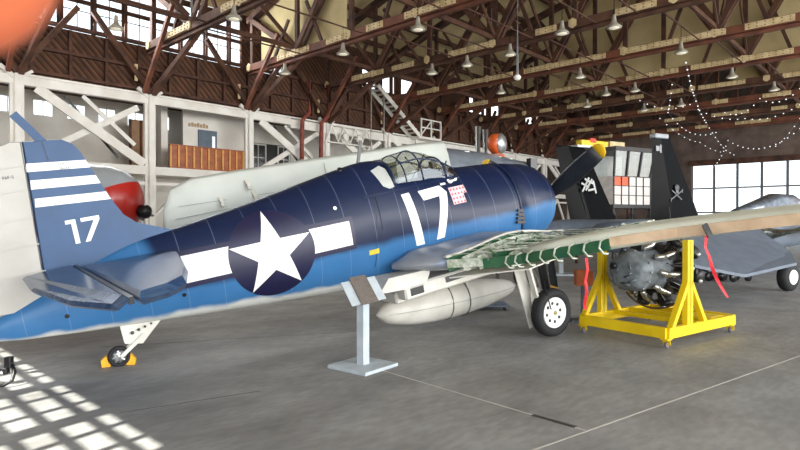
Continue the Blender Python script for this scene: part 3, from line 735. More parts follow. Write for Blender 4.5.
for i, y in enumerate([1.5+.19*k for k in range(11)]):
    x0 = -1.75+.75*max(0, min(1, (y-1.5)/.95)) if y < 2.45 else .1+.35*(y-2.45); x1 = .92-.05*(y-1.5)
    r_ = MB(); r_.loft([[Vector((x, -y-.012, ztop(x, y, .14*math.sin(PI*min(1, .2+.8*(x-x0)/(x1-x0))))), ) for x in [x0+(x1-x0)*t/8 for t in range(9)]] + [Vector((x, -y-.012, ztop(x, y, -.12))) for x in [x1-(x1-x0)*t/8 for t in range(9)]],
                        [Vector((x, -y+.012, ztop(x, y, .14*math.sin(PI*min(1, .2+.8*(x-x0)/(x1-x0))))), ) for x in [x0+(x1-x0)*t/8 for t in range(9)]] + [Vector((x, -y+.012, ztop(x, y, -.12))) for x in [x1-(x1-x0)*t/8 for t in range(9)]]])
    r_.build('wing_rib', ribx if i % 3 else zinc, fw)
for k in range(9):
    m = MB(); f = k/8; a = (-1.7+2.5*f, 1.5); b = (-1.0+1.85*f, 3.3 if f > .55 else 2.5)
    c_ = ((a[0]+b[0])/2, (a[1]+b[1])/2); m.tube([(a[0], -a[1], ztop(a[0], a[1], .12)), (c_[0], -c_[1], ztop(c_[0], c_[1], .13)), (b[0], -b[1], ztop(b[0], b[1], .12))], .016, 5); m.build('stringer', ribx, fw)
for k in range(34):
    x = random.uniform(-1.5, .7); y = random.uniform(1.5, 2.45)
    if k > 24: x = random.uniform(.2, .8); y = random.uniform(2.6, 3.3)
    q = random.uniform(0, PI); L = random.uniform(.1, .35)
    m = MB(); m.tube([(x, -y, ztop(x, y, .1)), (x+L*math.cos(q)*.5, -y-L*math.sin(q)*.5, ztop(x, y, .15)), (x+L*math.cos(q), -y-L*math.sin(q), ztop(x, y, .08))], .012, 5); m.build('wing_plumbing', [ribx, zinc, metal][k % 3], fw)
m = MB(); q_ = [-1.78+.26*i for i in range(11)]
for xa, xb in zip(q_[:-1], q_[1:]): m.bar((xa, -1.5, ztop(xa, 1.5, .10+.05*math.sin(PI*min(1, max(0, (xa+1.9)/2.9))))), (xb, -1.5, ztop(xb, 1.5, .10+.05*math.sin(PI*min(1, max(0, (xb+1.9)/2.9))))), .07, .03)
m.build('wing_joint', belly_w, fw)
# under skin of the stripped bay and its green rear spar
m = MB(); m.loft([[Vector((-1.75, -1.48, 1.48)), Vector((.8, -1.48, 1.56)), Vector((.8, -1.48, 1.54)), Vector((-1.75, -1.48, 1.46))], [Vector((-1.03, -2.5, 1.52)), Vector((.85, -2.5, 1.6)), Vector((.85, -2.5, 1.58)), Vector((-1.03, -2.5, 1.5))]]); m.build('lower_skin', belly_w, fw)
m = MB(); m.bar((-1.76, -1.5, ztop(-1.76, 1.5, -.0)), (-1.42, -1.97, ztop(-1.42, 1.97, -.0)), .02, .13); m.build('pale_spar', ribx, fw)
m = MB(); pts = [(-1.42, 1.97), (-1.08, 2.45), (-1.03, 3.0), (-.78, 3.8)]
for a, b in zip(pts[:-1], pts[1:]):
    va = [Vector((a[0], -a[1], ztop(a[0], a[1], q))) for q in (-.10, .05)]; vb = [Vector((b[0], -b[1], ztop(b[0], b[1], q))) for q in (-.10, .05)]
    o_ = Vector((-.02, 0, 0)); m.add([va[0], va[1], vb[1], vb[0], va[0]+o_, va[1]+o_, vb[1]+o_, vb[0]+o_], [(0,1,2,3),(7,6,5,4),(0,4,5,1),(1,5,6,2),(2,6,7,3),(3,7,4,0)])
m.build('rear_spar', zinc, fw)
for k in range(8):
    y = 2.3+.21*k; x = -1.12+.0*k + max(0, y-2.6)*.27
    m = MB(); m.tube([(x-.02, -y, ztop(x, y, .07)), (x-.13, -y, ztop(x, y, .05)), (x-.17, -y, ztop(x, y, -.03)), (x-.1, -y, ztop(x, y, -.12)), (x-.02, -y, ztop(x, y, -.14))], .014, 5); m.build('spar_rib', ribx, fw)
m = MB(); pts = [(-.80, 3.8), (-.575, 4.6), (-.62, 5.4), (-.67, 6.1)]
for a, b in zip(pts[:-1], pts[1:]):
    va = [Vector((a[0], -a[1], ztop(a[0], a[1], q))) for q in (-.055, .06)]; vb = [Vector((b[0], -b[1], ztop(b[0], b[1], q))) for q in (-.055, .06)]
    o_ = Vector((.05, 0, 0)); m.add([va[0], va[1], vb[1], vb[0], va[0]+o_, va[1]+o_, vb[1]+o_, vb[0]+o_], [(0,1,2,3),(7,6,5,4),(0,4,5,1),(1,5,6,2),(2,6,7,3),(3,7,4,0)])
m.build('wooden_spar', mat('bare_wood_tan', (234, 206, 172), .7, c2=(212, 180, 146), scale=4), fw)
# folded port wing
y0 = 1.75
FO = [(.9, 3.66, 1.55), (.2, 3.70, 1.5), (-1.2, 3.71, 1.55), (-2.6, 3.72, 1.75), (-3.8, 3.72, 2.0), (-4.6, 3.70, 2.25), (-4.95, 3.58, 2.4), (-5.12, 3.3, 2.55), (-5.2, 2.95, 2.7)]
m = MB(); m.smooth = True; rings = []
for x, zt, zb in FO:
    th = .34 if x > -4 else .34*(1-(-4-x)/1.4)
    rings.append([Vector((x, y0+th/2*math.sin(2*PI*i/16)*(1 if 1 else 0), (zt+zb)/2+(zt-zb)/2*math.cos(2*PI*i/16))) for i in range(16)])
m.loft(rings); m.build('folded_wing', mat('pale_wing', (196, 200, 194), .5, c2=(184, 189, 182), scale=1.2), PL)
fwg = [o for o in COL.objects if o.name.startswith('folded_wing')][0]
m = MB(); ln = mat('seam_grey', (150, 156, 156), .6)
m.bar((.6, y0-.16, 3.1), (-5.0, y0-.135, 3.05), .006, .012); m.bar((-2.1, y0-.13, 3.6), (-2.1, y0-.16, 2.3), .006, .012); m.bar((-4.9, y0-.1, 3.25), (-3.2, y0-.16, 3.2), .006, .01)
m.build('panel_seam', ln, fwg)
for x, z in ((-4.2, 3.2), (-3.6, 3.2), (-2.75, 3.2), (-3.68, 3.42)):
    m = MB(); m.bar((x, y0-.13, z+.09), (x, y0-.26, z-.09), .05, .04); m.box((x-.025, y0-.25, z-.02), (x+.025, y0-.14, z+.02)); m.build('rocket_stub', belly_w, fwg)
m = MB(); m.box((.2, 1.2, 1.8), (.95, 1.62, 2.2)); m.build('fold_hinge', alu, PL)
slab('port_wing_root', [(-2.2, 1.55), (.8, 1.5), (.8, 1.8), (-2.2, 1.7)], hull, PL, .9, y=.98)
# belly, drop tank
m = MB(); m.box((-2.3, -1.0, 1.18), (-.3, .9, 1.42)); m.box((-2.35, -.75, 1.1), (-1.6, .6, 1.3)); m.build('flap_bay', belly_w, PL, bevel=.03)
m = MB(); m.box((-2.2, -1.01, 1.24), (-1.95, -.99, 1.36)); m.box((-1.5, -1.01, 1.28), (-1.05, -.99, 1.38)); m.build('open_bay', black, PL)
m = MB(); m.prism([(-2.75, 1.42), (-1.9, 1.34), (-1.75, 1.58), (-2.55, 1.62)], Matrix.Translation((0, -.55, 0)) @ Matrix.Rotation(PI/2, 4, 'X'), -.0, .45); m.build('wing_fillet', belly_w, PL)
ta = Vector((-2.38, 0, .82)); tb_ = Vector((.85, 0, .52)); L = (tb_-ta).length
m = MB(); m.lathe(ta, tb_-ta, [(L*t, .335*max(0, math.sin(PI*min(1, t**.85)))**.5) for t in [i/22 for i in range(23)]], 28); tank = m.build('drop_tank', belly_w, PL)
m = MB()
for t in (.44, .56):
    c = ta+(tb_-ta)*t; _, a_, b_ = frame(tb_-ta); m.tube([c+(a_*math.cos(q)+b_*math.sin(q))*.342 for q in [i*2*PI/24 for i in range(25)]], .012, 5)
m.build('tank_strap', mat('strap_grey', (120, 118, 112), .6), tank)
m = MB(); m.tube([ta+(tb_-ta)*t+Vector((0, -1.005*.335*max(0, math.sin(PI*min(1, t**.85)))**.5, 0)) for t in [i/20 for i in range(1, 20)]], .005, 5); m.build('tank_seam', ln, tank)
m = MB(); m.bar((-.9, 0, .9), (-.85, 0, 1.4), .06, .5); m.bar((-.5, -.2, .85), (-.55, -.3, 1.35), .03, .03); m.bar((-1.0, -.2, .95), (-1.0, -.25, 1.3), .03, .03); m.build('tank_pylon', belly_w, tank)
# main gear
def gear(sg):
    g = empty('main_gear'); g.parent = PL; y = sg*1.67
    wc = Vector((.09, y, .415))
    m = MB(); m.tube([(-.2, y+.1*sg*-1, 1.5), (-.08, y-.1*sg, .9)], .075, 10); m.tube([(-.08, y-.1*sg, .9), (.03, y-.13*sg, .42)], .05, 10); m.tube([(.03, y-.15*sg, .42), (.09, y, .42)], .05, 8); m.build('shock_strut', belly_w, g)
    m = MB(); m.bar((-.14, y-.12*sg, .95), (-.2, y-.1*sg, .65), .04, .05); m.bar((-.2, y-.1*sg, .65), (.0, y-.1*sg, .5), .04, .05); m.build('torque_link', belly_w, g)
    M2 = Matrix.Translation((0, y+.02, 0)) @ Matrix.Rotation(PI/2, 4, 'X')
    m = MB(); m.bar((-.32, y-.22*sg, 1.45), (-.14, y-.22*sg, .2), .02, .22, (1, 0, 0)); m.bar((-.26, y-.05*sg, 1.4), (-.12, y-.05*sg, .55), .04, .1, (0, 1, 0)); m.build('gear_door', belly_w, g)
    m = MB(); m.tube([(-.12, y+.1*sg, 1.3), (-.05, y+.1*sg, .8), (.0, y+.1*sg, .5)], .012, 5); m.build('brake_line', black, g)
    m = MB(); m.bar((.2, y-.2*sg, 1.5), (.25, y-.2*sg, .75), .02, .2, (0,1,0)); m.build('forward_door', black, g)
    m = MB(); m.lathe(wc, (0, 1, 0), tyre_prof(.415, .23), 36, cap=False); ty = m.build('tyre', rubber, g)
    m = MB(); m.lathe(wc, (0, sg, 0), [(-.08, .0), (-.08, .26), (.09, .262), (.1, .25), (.07, .23), (.055, .2), (.05, .1), (.08, .07), (.09, .0)], 32); hb = m.build('wheel_hub', insw, g)
    for k in range(8):
        a = k*PI/4; c = wc+Vector((.16*math.cos(a), sg*.053, .16*math.sin(a))); MB().lathe(c, (0, sg, 0), [(-.01, 0), (-.01, .03), (.006, .03), (.006, 0)], 8).build('hub_hole', mat('hole_dark2', (70, 68, 64), .8), hb)
    m = MB(); m.lathe(wc+Vector((0, sg*.08, 0)), (0, sg, 0), [(0, .035), (.03, .03), (.03, 0)], 10); m.build('hub_cap', mat('brass', (170, 150, 90), .4, .6), hb)
gear(-1); gear(1)

# ------------------------------------------------------------------ chocks, streamers
chock_m = mat('chock_yellow', (245, 178, 20), .5, c2=(235, 165, 15))
def chock(px, py, rz, lab):
    p = fl(px, py); m = MB(); Mx = Matrix.Translation(p) @ Matrix.Rotation(rz, 4, 'Z') @ Matrix.Rotation(PI/2, 4, 'X')
    m.prism([(-.055, 0), (.055, 0), (.065, .07), (.0, .15), (-.065, .09)], Mx, -.05, .05)
    o = m.build('wheel_chock', chock_m, loc=p, bevel=.004); tag(o, lab, 'chock', 'wheel chocks')
chock(106, 366.5, .5, 'yellow wheel chock left of the small tail wheel')
chock(131, 364, .3, 'yellow wheel chock tucked behind the small tail wheel')
ribm = mat('red_ribbon', (226, 40, 48), .6, c2=(200, 30, 40)); ribp = mat('pink_ribbon', (235, 110, 120), .6)
def streamer(top, pts, lab):
    o = Vector(top); t = MB(); P = [o+Vector(p) for p in pts]; n = len(P); vs = []; w_ = .02
    for i, p in enumerate(P):
        a = .5*math.sin(i*1.3); s_ = Vector((math.cos(a), math.sin(a), 0))*w_
        vs += [p-s_, p+s_]
    b = [v+Vector((.002, .004, 0)) for v in vs]; k = len(vs); fs = []
    for i in range(n-1): fs += [(2*i, 2*i+1, 2*i+3, 2*i+2), (k+2*i+2, k+2*i+3, k+2*i+1, k+2*i), (2*i, 2*i+2, k+2*i+2, k+2*i), (2*i+1, k+2*i+1, k+2*i+3, 2*i+3)]
    fs += [(0, k, k+1, 1), (2*n-2, 2*n-1, k+2*n-1, k+2*n-2)]
    t.add(vs+b, fs); ob = t.build('warning_streamer', ribm, loc=top); tag(ob, lab, 'ribbon', 'red warning streamers'); return ob
PLM = Matrix.Translation(PL.location) @ PL.rotation_euler.to_matrix().to_4x4()
a = PLM @ Vector((-.98, -3.55, ztop(-.9, 3.55, -.14)))
streamer(a, [(0, 0, 0), (.01, -.02, -.15), (-.01, 0, -.3), (.0, -.02, -.45), (-.02, 0, -.6), (-.01, 0, -.68)], 'red warning streamer hanging straight down beside the left mast of the yellow stand')
b = PLM @ Vector((-.66, -5.0, ztop(-.6, 5.0, -.09)))
st = streamer(b, [(0, 0, .03), (-.02, -.01, -.1), (.03, 0, -.2), (.05, -.02, -.32), (.1, 0, -.42), (.17, 0, -.55), (.24, 0, -.66)], 'red and white warning streamer trailing from the wing right of the yellow stand')
m = MB(); m.bar(b+Vector((-.03, -.01, .16)), b+Vector((.04, -.01, .02)), .02, .06); s_ = m.build('strap_clip', black); s_.location = -Vector(b); s_.parent = st

# ------------------------------------------------------------------ information stand
p0 = fl(363, 367)
t = empty('information_stand', p0, math.radians(0)); tag(t, 'pale grey metal information stand with a tilted brown plaque, before the blue fighter', 'sign stand')
R45 = Matrix.Rotation(math.radians(52), 4, 'Z')
m = MB(); m.box((-.34, -.34, 0), (.34, .34, .045), R45); m.build('base_plate', grey_light, t, bevel=.004)
m = MB(); m.box((-.06, -.06, .045), (.06, .06, .98), R45); m.build('post', grey_light, t)
# tilted board: rises to the back left
Mt = Matrix.Translation((.0, 0, 1.03)) @ Matrix.Rotation(math.radians(-27), 4, 'Z') @ Matrix.Rotation(math.radians(38), 4, 'Y') @ Matrix.Rotation(0, 4, 'X')
Mt = Matrix.Translation((.0, 0, 1.05)) @ Matrix((( .94, -.22, .2, 0), (.20, .80, -.5, 0), (-.0, .55, .83, 0), (0, 0, 0, 1)))
ex = Vector((.875, .467, .136)).normalized(); ey = Vector((-.387, .61, .69)); ey = (ey-ex*ey.dot(ex)).normalized(); ez = ex.cross(ey)
Mt = Matrix((( ex.x, ey.x, ez.x, 0), (ex.y, ey.y, ez.y, 0), (ex.z, ey.z, ez.z, 1.04), (0, 0, 0, 1)))
m = MB(); m.box((-.25, -.21, -.008), (.26, .2, .008), Mt); m.build('backing_plate', grey_light, t, bevel=.002)
m = MB(); m.box((-.12, -.235, .010), (.13, .24, .03), Mt); pq = m.build('plaque', mat('plaque_brown', (112, 104, 98), .45, c2=(98, 92, 88), scale=30), t, bevel=.002)
m = MB()
for k in range(12): m.box((-.09, -.19+.03*k, .0305), (.1-.03*(k % 3), -.183+.03*k, .0312), Mt)
m.build('engraved_lines', mat('plaque_text', (128, 122, 116), .5), pq)

# ------------------------------------------------------------------ yellow stand and radial engine
F = fl(667, 349); F.z = 0; ex = Vector((.809, .588, 0)); ey = Vector((-.588, .809, 0))
SO = F.copy(); sang = math.atan2(.588, .809)
t = empty('engine_stand', SO, sang); tag(t, 'bright yellow steel engine stand on casters under the stripped wing', 'engine stand')
LX, LY = 2.2, 1.58
for a, b in (((0, 0), (LX, 0)), ((0, LY), (LX, LY)), ((0, .0), (0, LY)), ((LX, 0), (LX, LY))):
    m = MB(); m.bar((a[0], a[1], .24), (b[0], b[1], .24), .09, .17); m.build('base_rail', yellow, t, bevel=.006)
m = MB(); m.bar((.95, 0, .29), (.95, LY, .29), .07, .08); m.build('cross_rail', yellow, t, bevel=.004)
m = MB(); m.bar((1.45, 0, .29), (1.45, LY, .29), .07, .08); m.build('cross_rail', yellow, t, bevel=.004)
m = MB(); m.box((1.5, .05, .3), (1.95, .5, .33)); m.build('deck_plate', yellow, t)
MX = .62
for yy, top in ((0, 1.68), (LY, 1.74)):
    m = MB(); m.box((MX-.085, yy-.05, .3), (MX+.085, yy+.05, top)); ma = m.build('mast', yellow, t, bevel=.008)
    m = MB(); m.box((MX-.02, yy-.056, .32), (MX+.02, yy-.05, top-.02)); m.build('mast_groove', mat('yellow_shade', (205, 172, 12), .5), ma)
    for dx in (-.52, .52):
        m = MB(); m.bar((MX+dx, yy, .3), (MX+dx*.06, yy, 1.02), .08, .1, (0, 1, 0)); m.build('mast_brace', yellow, t, bevel=.006)
m = MB(); m.bar((MX, LY, 1.6), (MX+.35, LY-.3, 1.78), .07, .07); m.build('lifting_arm', yellow, t)
for x, y in ((.03, .03), (LX-.05, .03), (.03, LY-.03), (LX-.05, LY-.03)):
    m = MB(); m.box((x-.07, y-.06, .135), (x+.07, y+.06, .155)); m.bar((x, y-.035, .14), (x+.02, y-.035, .05), .01, .06, (0,1,0)); m.bar((x, y+.035, .14), (x+.02, y+.035, .05), .01, .06, (0,1,0)); c = m.build('caster', yellow, t)
    m = MB(); m.lathe((x+.02, y-.022, .052), (0, 1, 0), [(0, 0), (0, .045), (.008, .052), (.036, .052), (.044, .045), (.044, 0)], 18); m.build('caster_wheel', mat('caster_grey', (120, 112, 116), .6), c)
m = MB(); m.box((1.9, 1.0, .34), (2.25, 1.3, .36)); m.build('tool_tray', mat('dull_yellow', (214, 164, 40), .5), t)
# engine: axis along -ex, carried between the masts
EC = SO + ex*(MX+.42) + ey*(LY/2) + Vector((0, 0, 1.14))
e = empty('radial_engine', EC, sang); tag(e, 'large radial aircraft engine with a grey gear case held in the yellow stand', 'engine')
dk = mat('engine_dark', (58, 57, 56), .45, .5, c2=(38, 37, 36), scale=8); pipe_m = mat('exhaust_chrome', (205, 205, 200), .22, .9)
case_m = mat('gear_case_grey', (124, 130, 134), .55, .2, c2=(104, 112, 116), scale=12, bump=.6, bscale=9)
m = MB(); m.lathe((-.2, 0, 0), (1, 0, 0), [(0, .25), (.0, .4), (.1, .42), (.5, .42), (.6, .3), (.75, .2), (.75, 0)], 24); m.build('crankcase', dk, e)
m = MB(); n = 40; rr = random.Random(3); lob = [1+.06*math.sin(5*i*2*PI/n)+.03*rr.uniform(-1, 1) for i in range(n)]
rings = []
for h, r in ((-.95, .0), (-.95, .18), (-.92, .3), (-.86, .36), (-.8, .37), (-.78, .41), (-.72, .41), (-.7, .37), (-.3, .4), (-.15, .42)):
    rings.append([Vector((h, max(r, 1e-3)*lob[i]*math.cos(i*2*PI/n)*.95, max(r, 1e-3)*lob[i]*math.sin(i*2*PI/n)*.84)) for i in range(n)])
m.smooth = True; m.loft(rings); case = m.build('gear_case', case_m, e)
m = MB()
m.lathe((-.99, .2, .08), (1, 0, 0), [(0, 0), (0, .055), (.04, .06), (.06, .06)], 14); m.build('drive_hole', black, case)
for k in range(7):
    a = rr.uniform(0, 2*PI); q = rr.uniform(.05, .26); m = MB(); m.tube([(-.965, q*math.cos(a), q*math.sin(a)), (-.97, q*math.cos(a+.6)*.8, q*math.sin(a+.6)*.8)], .02, 6); m.build('case_rib', case_m, case)
for k in range(14):
    a = k*2*PI/14; m = MB(); m.lathe((-.8, .39*math.cos(a), .36*math.sin(a)), (1, 0, 0), [(0, 0), (0, .016), (.02, .016)], 6); m.build('case_bolt', metal, case)
for row, x in ((0, -.02), (1, .3)):
    for k in range(9):
        a = (k+.5*row)*2*PI/9+.17; d = Vector((0, math.cos(a), math.sin(a))); c = Vector((x, 0, 0))
        m = MB(); prof = [(0, .09), (.38-.38+.02, .09)]
        prof = []
        for j in range(9): h = .36+.025*j; prof += [(h, .112), (h+.01, .112), (h+.011, .095), (h+.024, .095)]
        prof = [(.34, .09)] + prof + [(.585, .12), (.66, .11), (.67, .02)]
        m.lathe(c, d, prof, 14); cy = m.build('cylinder', dk, e)
        tz = Vector((0, -d.z, d.y))
        m = MB(); m.lathe(c+d*.64+tz*.07, d*.6+Vector((-.8, 0, 0)), [(0, .045), (.05, .045), (.07, .03), (.07, 0)], 8); m.build('rocker_cover', alu, cy)
        if row == 0:
            m = MB(); m.tube([c+d*.56+tz*.1+Vector((-.1, 0, 0)), c+d*.5+tz*.14+Vector((-.24, 0, 0)), c+d*.42+tz*.13+Vector((-.36, 0, 0)), c+d*.36+tz*.06+Vector((-.5, 0, 0))], [.05, .055, .052, .045], 10); m.build('exhaust_pipe', pipe_m, e)
            m = MB(); m.tube([c+d*.62-tz*.05+Vector((-.08, 0, 0)), c+d*.3-tz*.03+Vector((-.2, 0, 0))], .014, 6); m.build('pushrod_tube', metal, e)
m = MB(); m.tube([Vector((-.08, .69*math.cos(q), .69*math.sin(q))) for q in [i*2*PI/36 for i in range(37)]], .018, 6); m.build('ignition_ring', mat('ring_brown', (112, 92, 74), .5, .4), e)
for a in (20, 75, 160, 200, 250, 305):
    q = math.radians(a); m = MB(); m.tube([(-.3, .4*math.cos(q), .4*math.sin(q)), (-.34, .5*math.cos(q+.15), .5*math.sin(q+.15)), (-.15, .6*math.cos(q+.2), .6*math.sin(q+.2))], .012, 6); m.build('oil_line', dk, e)
m = MB(); m.box((-.6, -.1, .34), (-.2, .12, .5)); m.tube([(-.4, 0, .45), (-.25, .1, .56), (-.05, .1, .5)], .04, 8); m.build('carburettor', dk, e, bevel=.02)
m = MB(); m.bar((0, -LY/2+.06, .0), (0, -.4, 0), .07, .07); m.bar((0, LY/2-.06, .0), (0, .4, 0), .07, .07); m.build('trunnion', dk, e)
# wooden box on a grey post behind the left mast
p = fl(578, 322); t = empty('box_post', p); tag(t, 'grey post on a flat foot carrying a rusty orange box, left of the yellow stand', 'post')
m = MB(); m.box((-.15, -.1, 0), (.3, .15, .06)); m.build('foot', mat('slate_grey', (84, 90, 98), .5), t)
m = MB(); m.box((.06, -.03, .06), (.12, .03, .72)); m.build('post_shaft', mat('slate_grey', (84, 90, 98), .5), t)
m = MB(); m.box((-.06, -.1, .72), (.13, .1, 1.02)); m.box((.15, -.1, .72), (.27, .1, 1.0)); m.build('orange_box', mat('orange_wood', (196, 104, 50), .6, c2=(166, 84, 42), scale=6), t, bevel=.006)
# small table stand seen under the wing
p = fl(562, 282); 
t = empty('small_stand', fl(561, 275)); tag(t, 'pale grey small pedestal far behind the main wheel under the wing', 'stand')
m = MB(); m.box((-.5, -.4, 0), (.5, .4, .06)); m.build('base_plate', grey_light, t)
m = MB(); m.box((-.07, -.07, .06), (.07, .07, 1.3)); m.build('post', grey_light, t)
m = MB(); m.box((-.35, -.25, 1.3), (.35, .25, 1.36)); m.build('top_plate', grey_light, t)
t = empty('creeper_board', fl(492, 309)); tag(t, 'low slate grey board on small wheels on the floor under the drop tank', 'board')
m = MB(); m.box((-.5, -.3, .08), (.35, .45, .12)); m.build('board', mat('slate_blue', (98, 110, 126), .5), t, bevel=.01)
for x, y in ((-.4, -.2), (.25, -.2), (-.4, .35), (.25, .35)):
    m = MB(); m.lathe((x, y-.02, .042), (0, 1, 0), [(0, 0), (0, .04), (.04, .04), (.04, 0)], 12); m.build('board_wheel', black, t)

# ------------------------------------------------------------------ tow bar end at the left edge
p = fl(4, 386); t = empty('tow_bar', p, 0); tag(t, 'tow bar with black clamp and curved arm on the floor at the left edge', 'tow bar')
m = MB(); m.tube([(-1.6, .35, .12), (-.3, .05, .14), (.0, 0, .16)], .035, 8); m.tube([(-1.6, .1, .12), (-.35, -.02, .14)], .03, 8); m.build('bar_tube', metal, t)
m = MB(); m.tube([(.0, .1, .26), (.07, .05, .24), (.13, .0, .17), (.13, -.05, .08), (.06, -.1, .035), (-.05, -.14, .035), (-.15, -.16, .035)], .022, 8); m.build('curved_arm', black, t)
m = MB(); m.box((-.02, .02, .2), (.06, .1, .34)); m.box((-.06, -.02, .14), (.04, .06, .22)); m.build('clamp', black, t, bevel=.01)
m = MB(); m.tube([(.04, .06, .28), (.1, .03, .22), (.12, .0, .16)], .012, 6); m.build('arm_highlight_rod', metal, t)
m = MB(); m.lathe((-.35, .0, .05), (0, 1, 0), [(0, 0), (0, .05), (.04, .05), (.04, 0)], 12); m.build('bar_wheel', rubber, t)

# ------------------------------------------------------------------ red-nosed aircraft behind the tail
t = empty('red_nosed_airplane', (-6.25, 12.3, 0), math.radians(4)); tag(t, 'grey aircraft with a big rounded red nose and black hub behind the blue tail', 'airplane')
redp = mat('gloss_red', (186, 44, 34), .25, c2=(170, 36, 28)); greyp = mat('aircraft_grey', (158, 162, 166), .4, c2=(142, 147, 152))
m = MB(); m.smooth = True; rings = []; n = 40
PR = [(-3.5, .55), (-2.0, .72), (-1.0, .8), (-.4, .8), (0, .76), (.3, .66), (.5, .5), (.6, .32), (.64, .1)]
PR = [interp(PR, x) for x in [-3.5, -2.5, -1.6]+[-1.3+.05*k for k in range(39)]]
for h, r in PR: rings.append([Vector((h, r*math.cos(i*2*PI/n), 2.4+r*math.sin(i*2*PI/n))) for i in range(n)])
for a in range(len(rings)-1):
    for j in range(n):
        pass
def red_grey():
    q = mat('red_and_grey', (158, 162, 166), .28); n_ = q.node_tree.nodes; l_ = q.node_tree.links
    tc_ = n_.new('ShaderNodeTexCoord'); sp_ = n_.new('ShaderNodeSeparateXYZ'); l_.new(tc_.outputs['Object'], sp_.inputs[0])
    a_ = n_.new('ShaderNodeMath'); a_.operation = 'MULTIPLY_ADD'; l_.new(sp_.outputs['X'], a_.inputs[0]); a_.inputs[1].default_value = .45; a_.inputs[2].default_value = 2.58
    c_ = n_.new('ShaderNodeMath'); c_.operation = 'LESS_THAN'; l_.new(sp_.outputs['Z'], c_.inputs[0]); l_.new(a_.outputs[0], c_.inputs[1])
    x_ = n_.new('ShaderNodeMix'); x_.data_type = 'RGBA'; l_.new(c_.outputs[0], x_.inputs[0]); x_.inputs[6].default_value = lin((150, 155, 160)); x_.inputs[7].default_value = lin((178, 40, 32))
    l_.new(x_.outputs[2], n_['Principled BSDF'].inputs['Base Color']); return q
m.loft(rings); m.build('fuselage', red_grey(), t)
m = MB(); m.lathe((.6, -.05, 2.18), (1, 0, 0), [(0, .0), (0, .1), (.05, .15), (.2, .15), (.26, .1), (.28, 0)], 18); hb = m.build('propeller_hub', black, t)
m = MB(); m.tube([(.75, -.05, 2.15), (.78, .3, 2.1)], .03, 8); m.tube([(.7, -.1, 2.05), (.72, -.15, 1.9), (.6, -.2, 1.8)], .04, 8); m.build('hub_fitting', metal, hb)
for y in (-.8, .8):
    m = MB(); m.tube([(-1.0, y*.5, 1.7), (-.95, y, .35)], .06, 8); m.build('gear_leg', belly_w, t)
    m = MB(); m.lathe((-.95, y-.06, .3), (0, 1, 0), [(0, .0), (0, .22), (.02, .28), (.06, .3), (.1, .28), (.12, .22), (.12, 0)], 20); m.build('gear_wheel', rubber, t)

# ------------------------------------------------------------------ silver fuselage behind the cowling
t = empty('silver_airplane', (-.2, 15.6, .45), math.radians(27)); tag(t, 'long slate grey aircraft body with bright fittings lying behind the blue nose', 'airplane')
sg_m = mat('slate_silver', (124, 132, 142), .35, .2, c2=(106, 114, 124))
m = MB(); m.smooth = True; rings = []
for x, r, zc3 in ((.0, .35, 2.95), (.6, .6, 2.9), (1.6, .78, 2.83), (3, .8, 2.75), (4.4, .7, 2.65), (5.0, .4, 2.6)):
    rings.append([Vector((x, r*math.cos(i*2*PI/28), zc3+r*math.sin(i*2*PI/28))) for i in range(28)])
m.loft(rings); m.build('fuselage', sg_m, t)
for k in range(9):
    x = .9+.4*k; m = MB(); m.box((x, -.35+.1*(k % 3), 3.52-.03*k), (x+.1+.08*(k % 2), -.15, 3.6-.03*k)); m.build('fitting', alu, t)
m = MB(); m.box((4.3, -.6, 3.1), (4.55, -.4, 3.4)); m.build('black_box', black, t)
for x in (1.2, 4.2):
    m = MB(); m.tube([(x, 0, 2.2), (x, -.3, -.1)], .06, 8); m.build('gear_leg', belly_w, t)
    m = MB(); m.lathe((x, -.4, -.1), (0, 1, 0), [(0, .0), (0, .28), (.06, .35), (.14, .28), (.14, 0)], 20); m.build('gear_wheel', rubber, t)
# orange beacon on a silver stand
t = empty('beacon', H(21, 12.3)); P = fl(490, 300); dpt = 17.5; bx = (490-400)/570*dpt; t.location = (bx+.22, dpt, 0)
tag(t, 'round orange and silver drum beacon raised above the blue nose', 'beacon')
m = MB(); m.tube([(0, 0, 0), (0, 0, 3.85)], .07, 10); m.build('beacon_pole', metal, t)
m = MB(); m.box((-.2, -.15, 3.75), (.2, .15, 4.0)); m.build('beacon_base', mat('beacon_orange', (206, 88, 34), .4), t, bevel=.02)
m = MB(); m.lathe((-.22, -.0, 4.32), (.85, -.5, 0), [(-.06, 0), (-.02, .2), (.08, .3), (.34, .31)], 24); m.build('beacon_drum', mat('beacon_orange', (206, 88, 34), .4), t)
m = MB(); m.lathe((-.22, -.0, 4.32), (.85, -.5, 0), [(.34, .31), (.37, .31), (.46, .22), (.5, .0)], 24); m.build('beacon_lens', metal, t)

# ------------------------------------------------------------------ black-finned jet
JO = Vector((7.48, 17.0, 0)); jh = math.atan2(.45, .89)
t = empty('jet_fighter', JO, jh); tag(t, 'grey jet fighter with two black tail fins behind the stripped wing', 'jet')
jg = mat('jet_grey', (106, 116, 130), .45, c2=(96, 106, 120)); jb = mat('jet_black', (6, 6, 8), .2, c2=(9, 10, 12), spec=.03); jd_ = mat('jet_dark', (52, 56, 64), .5)
def jfin(y, lean, hgt, name='tail_fin'):
    m = MB(); rings = []
    for f in (0, .25, .5, .75, .97, 1):
        z = 2.0+hgt*f; x0 = -.08*f-(.5*f if y > 1 else 0); x1 = 2.25-(1.6 if y < 1 else 1.45)*f; 
        if f == 1: x1 -= .12; x0 += .05
        th = .1*(1-.5*f); yy = y+lean*f
        rings.append([Vector((x0, yy, z)), Vector((x0+(x1-x0)*.4, yy-th, z)), Vector((x1, yy, z)), Vector((x0+(x1-x0)*.4, yy+th, z))])
    m.loft(rings); return m.build(name, jb, t)
f1 = jfin(0, -.1, 2.55); f2 = jfin(3.35, .12, 2.6)
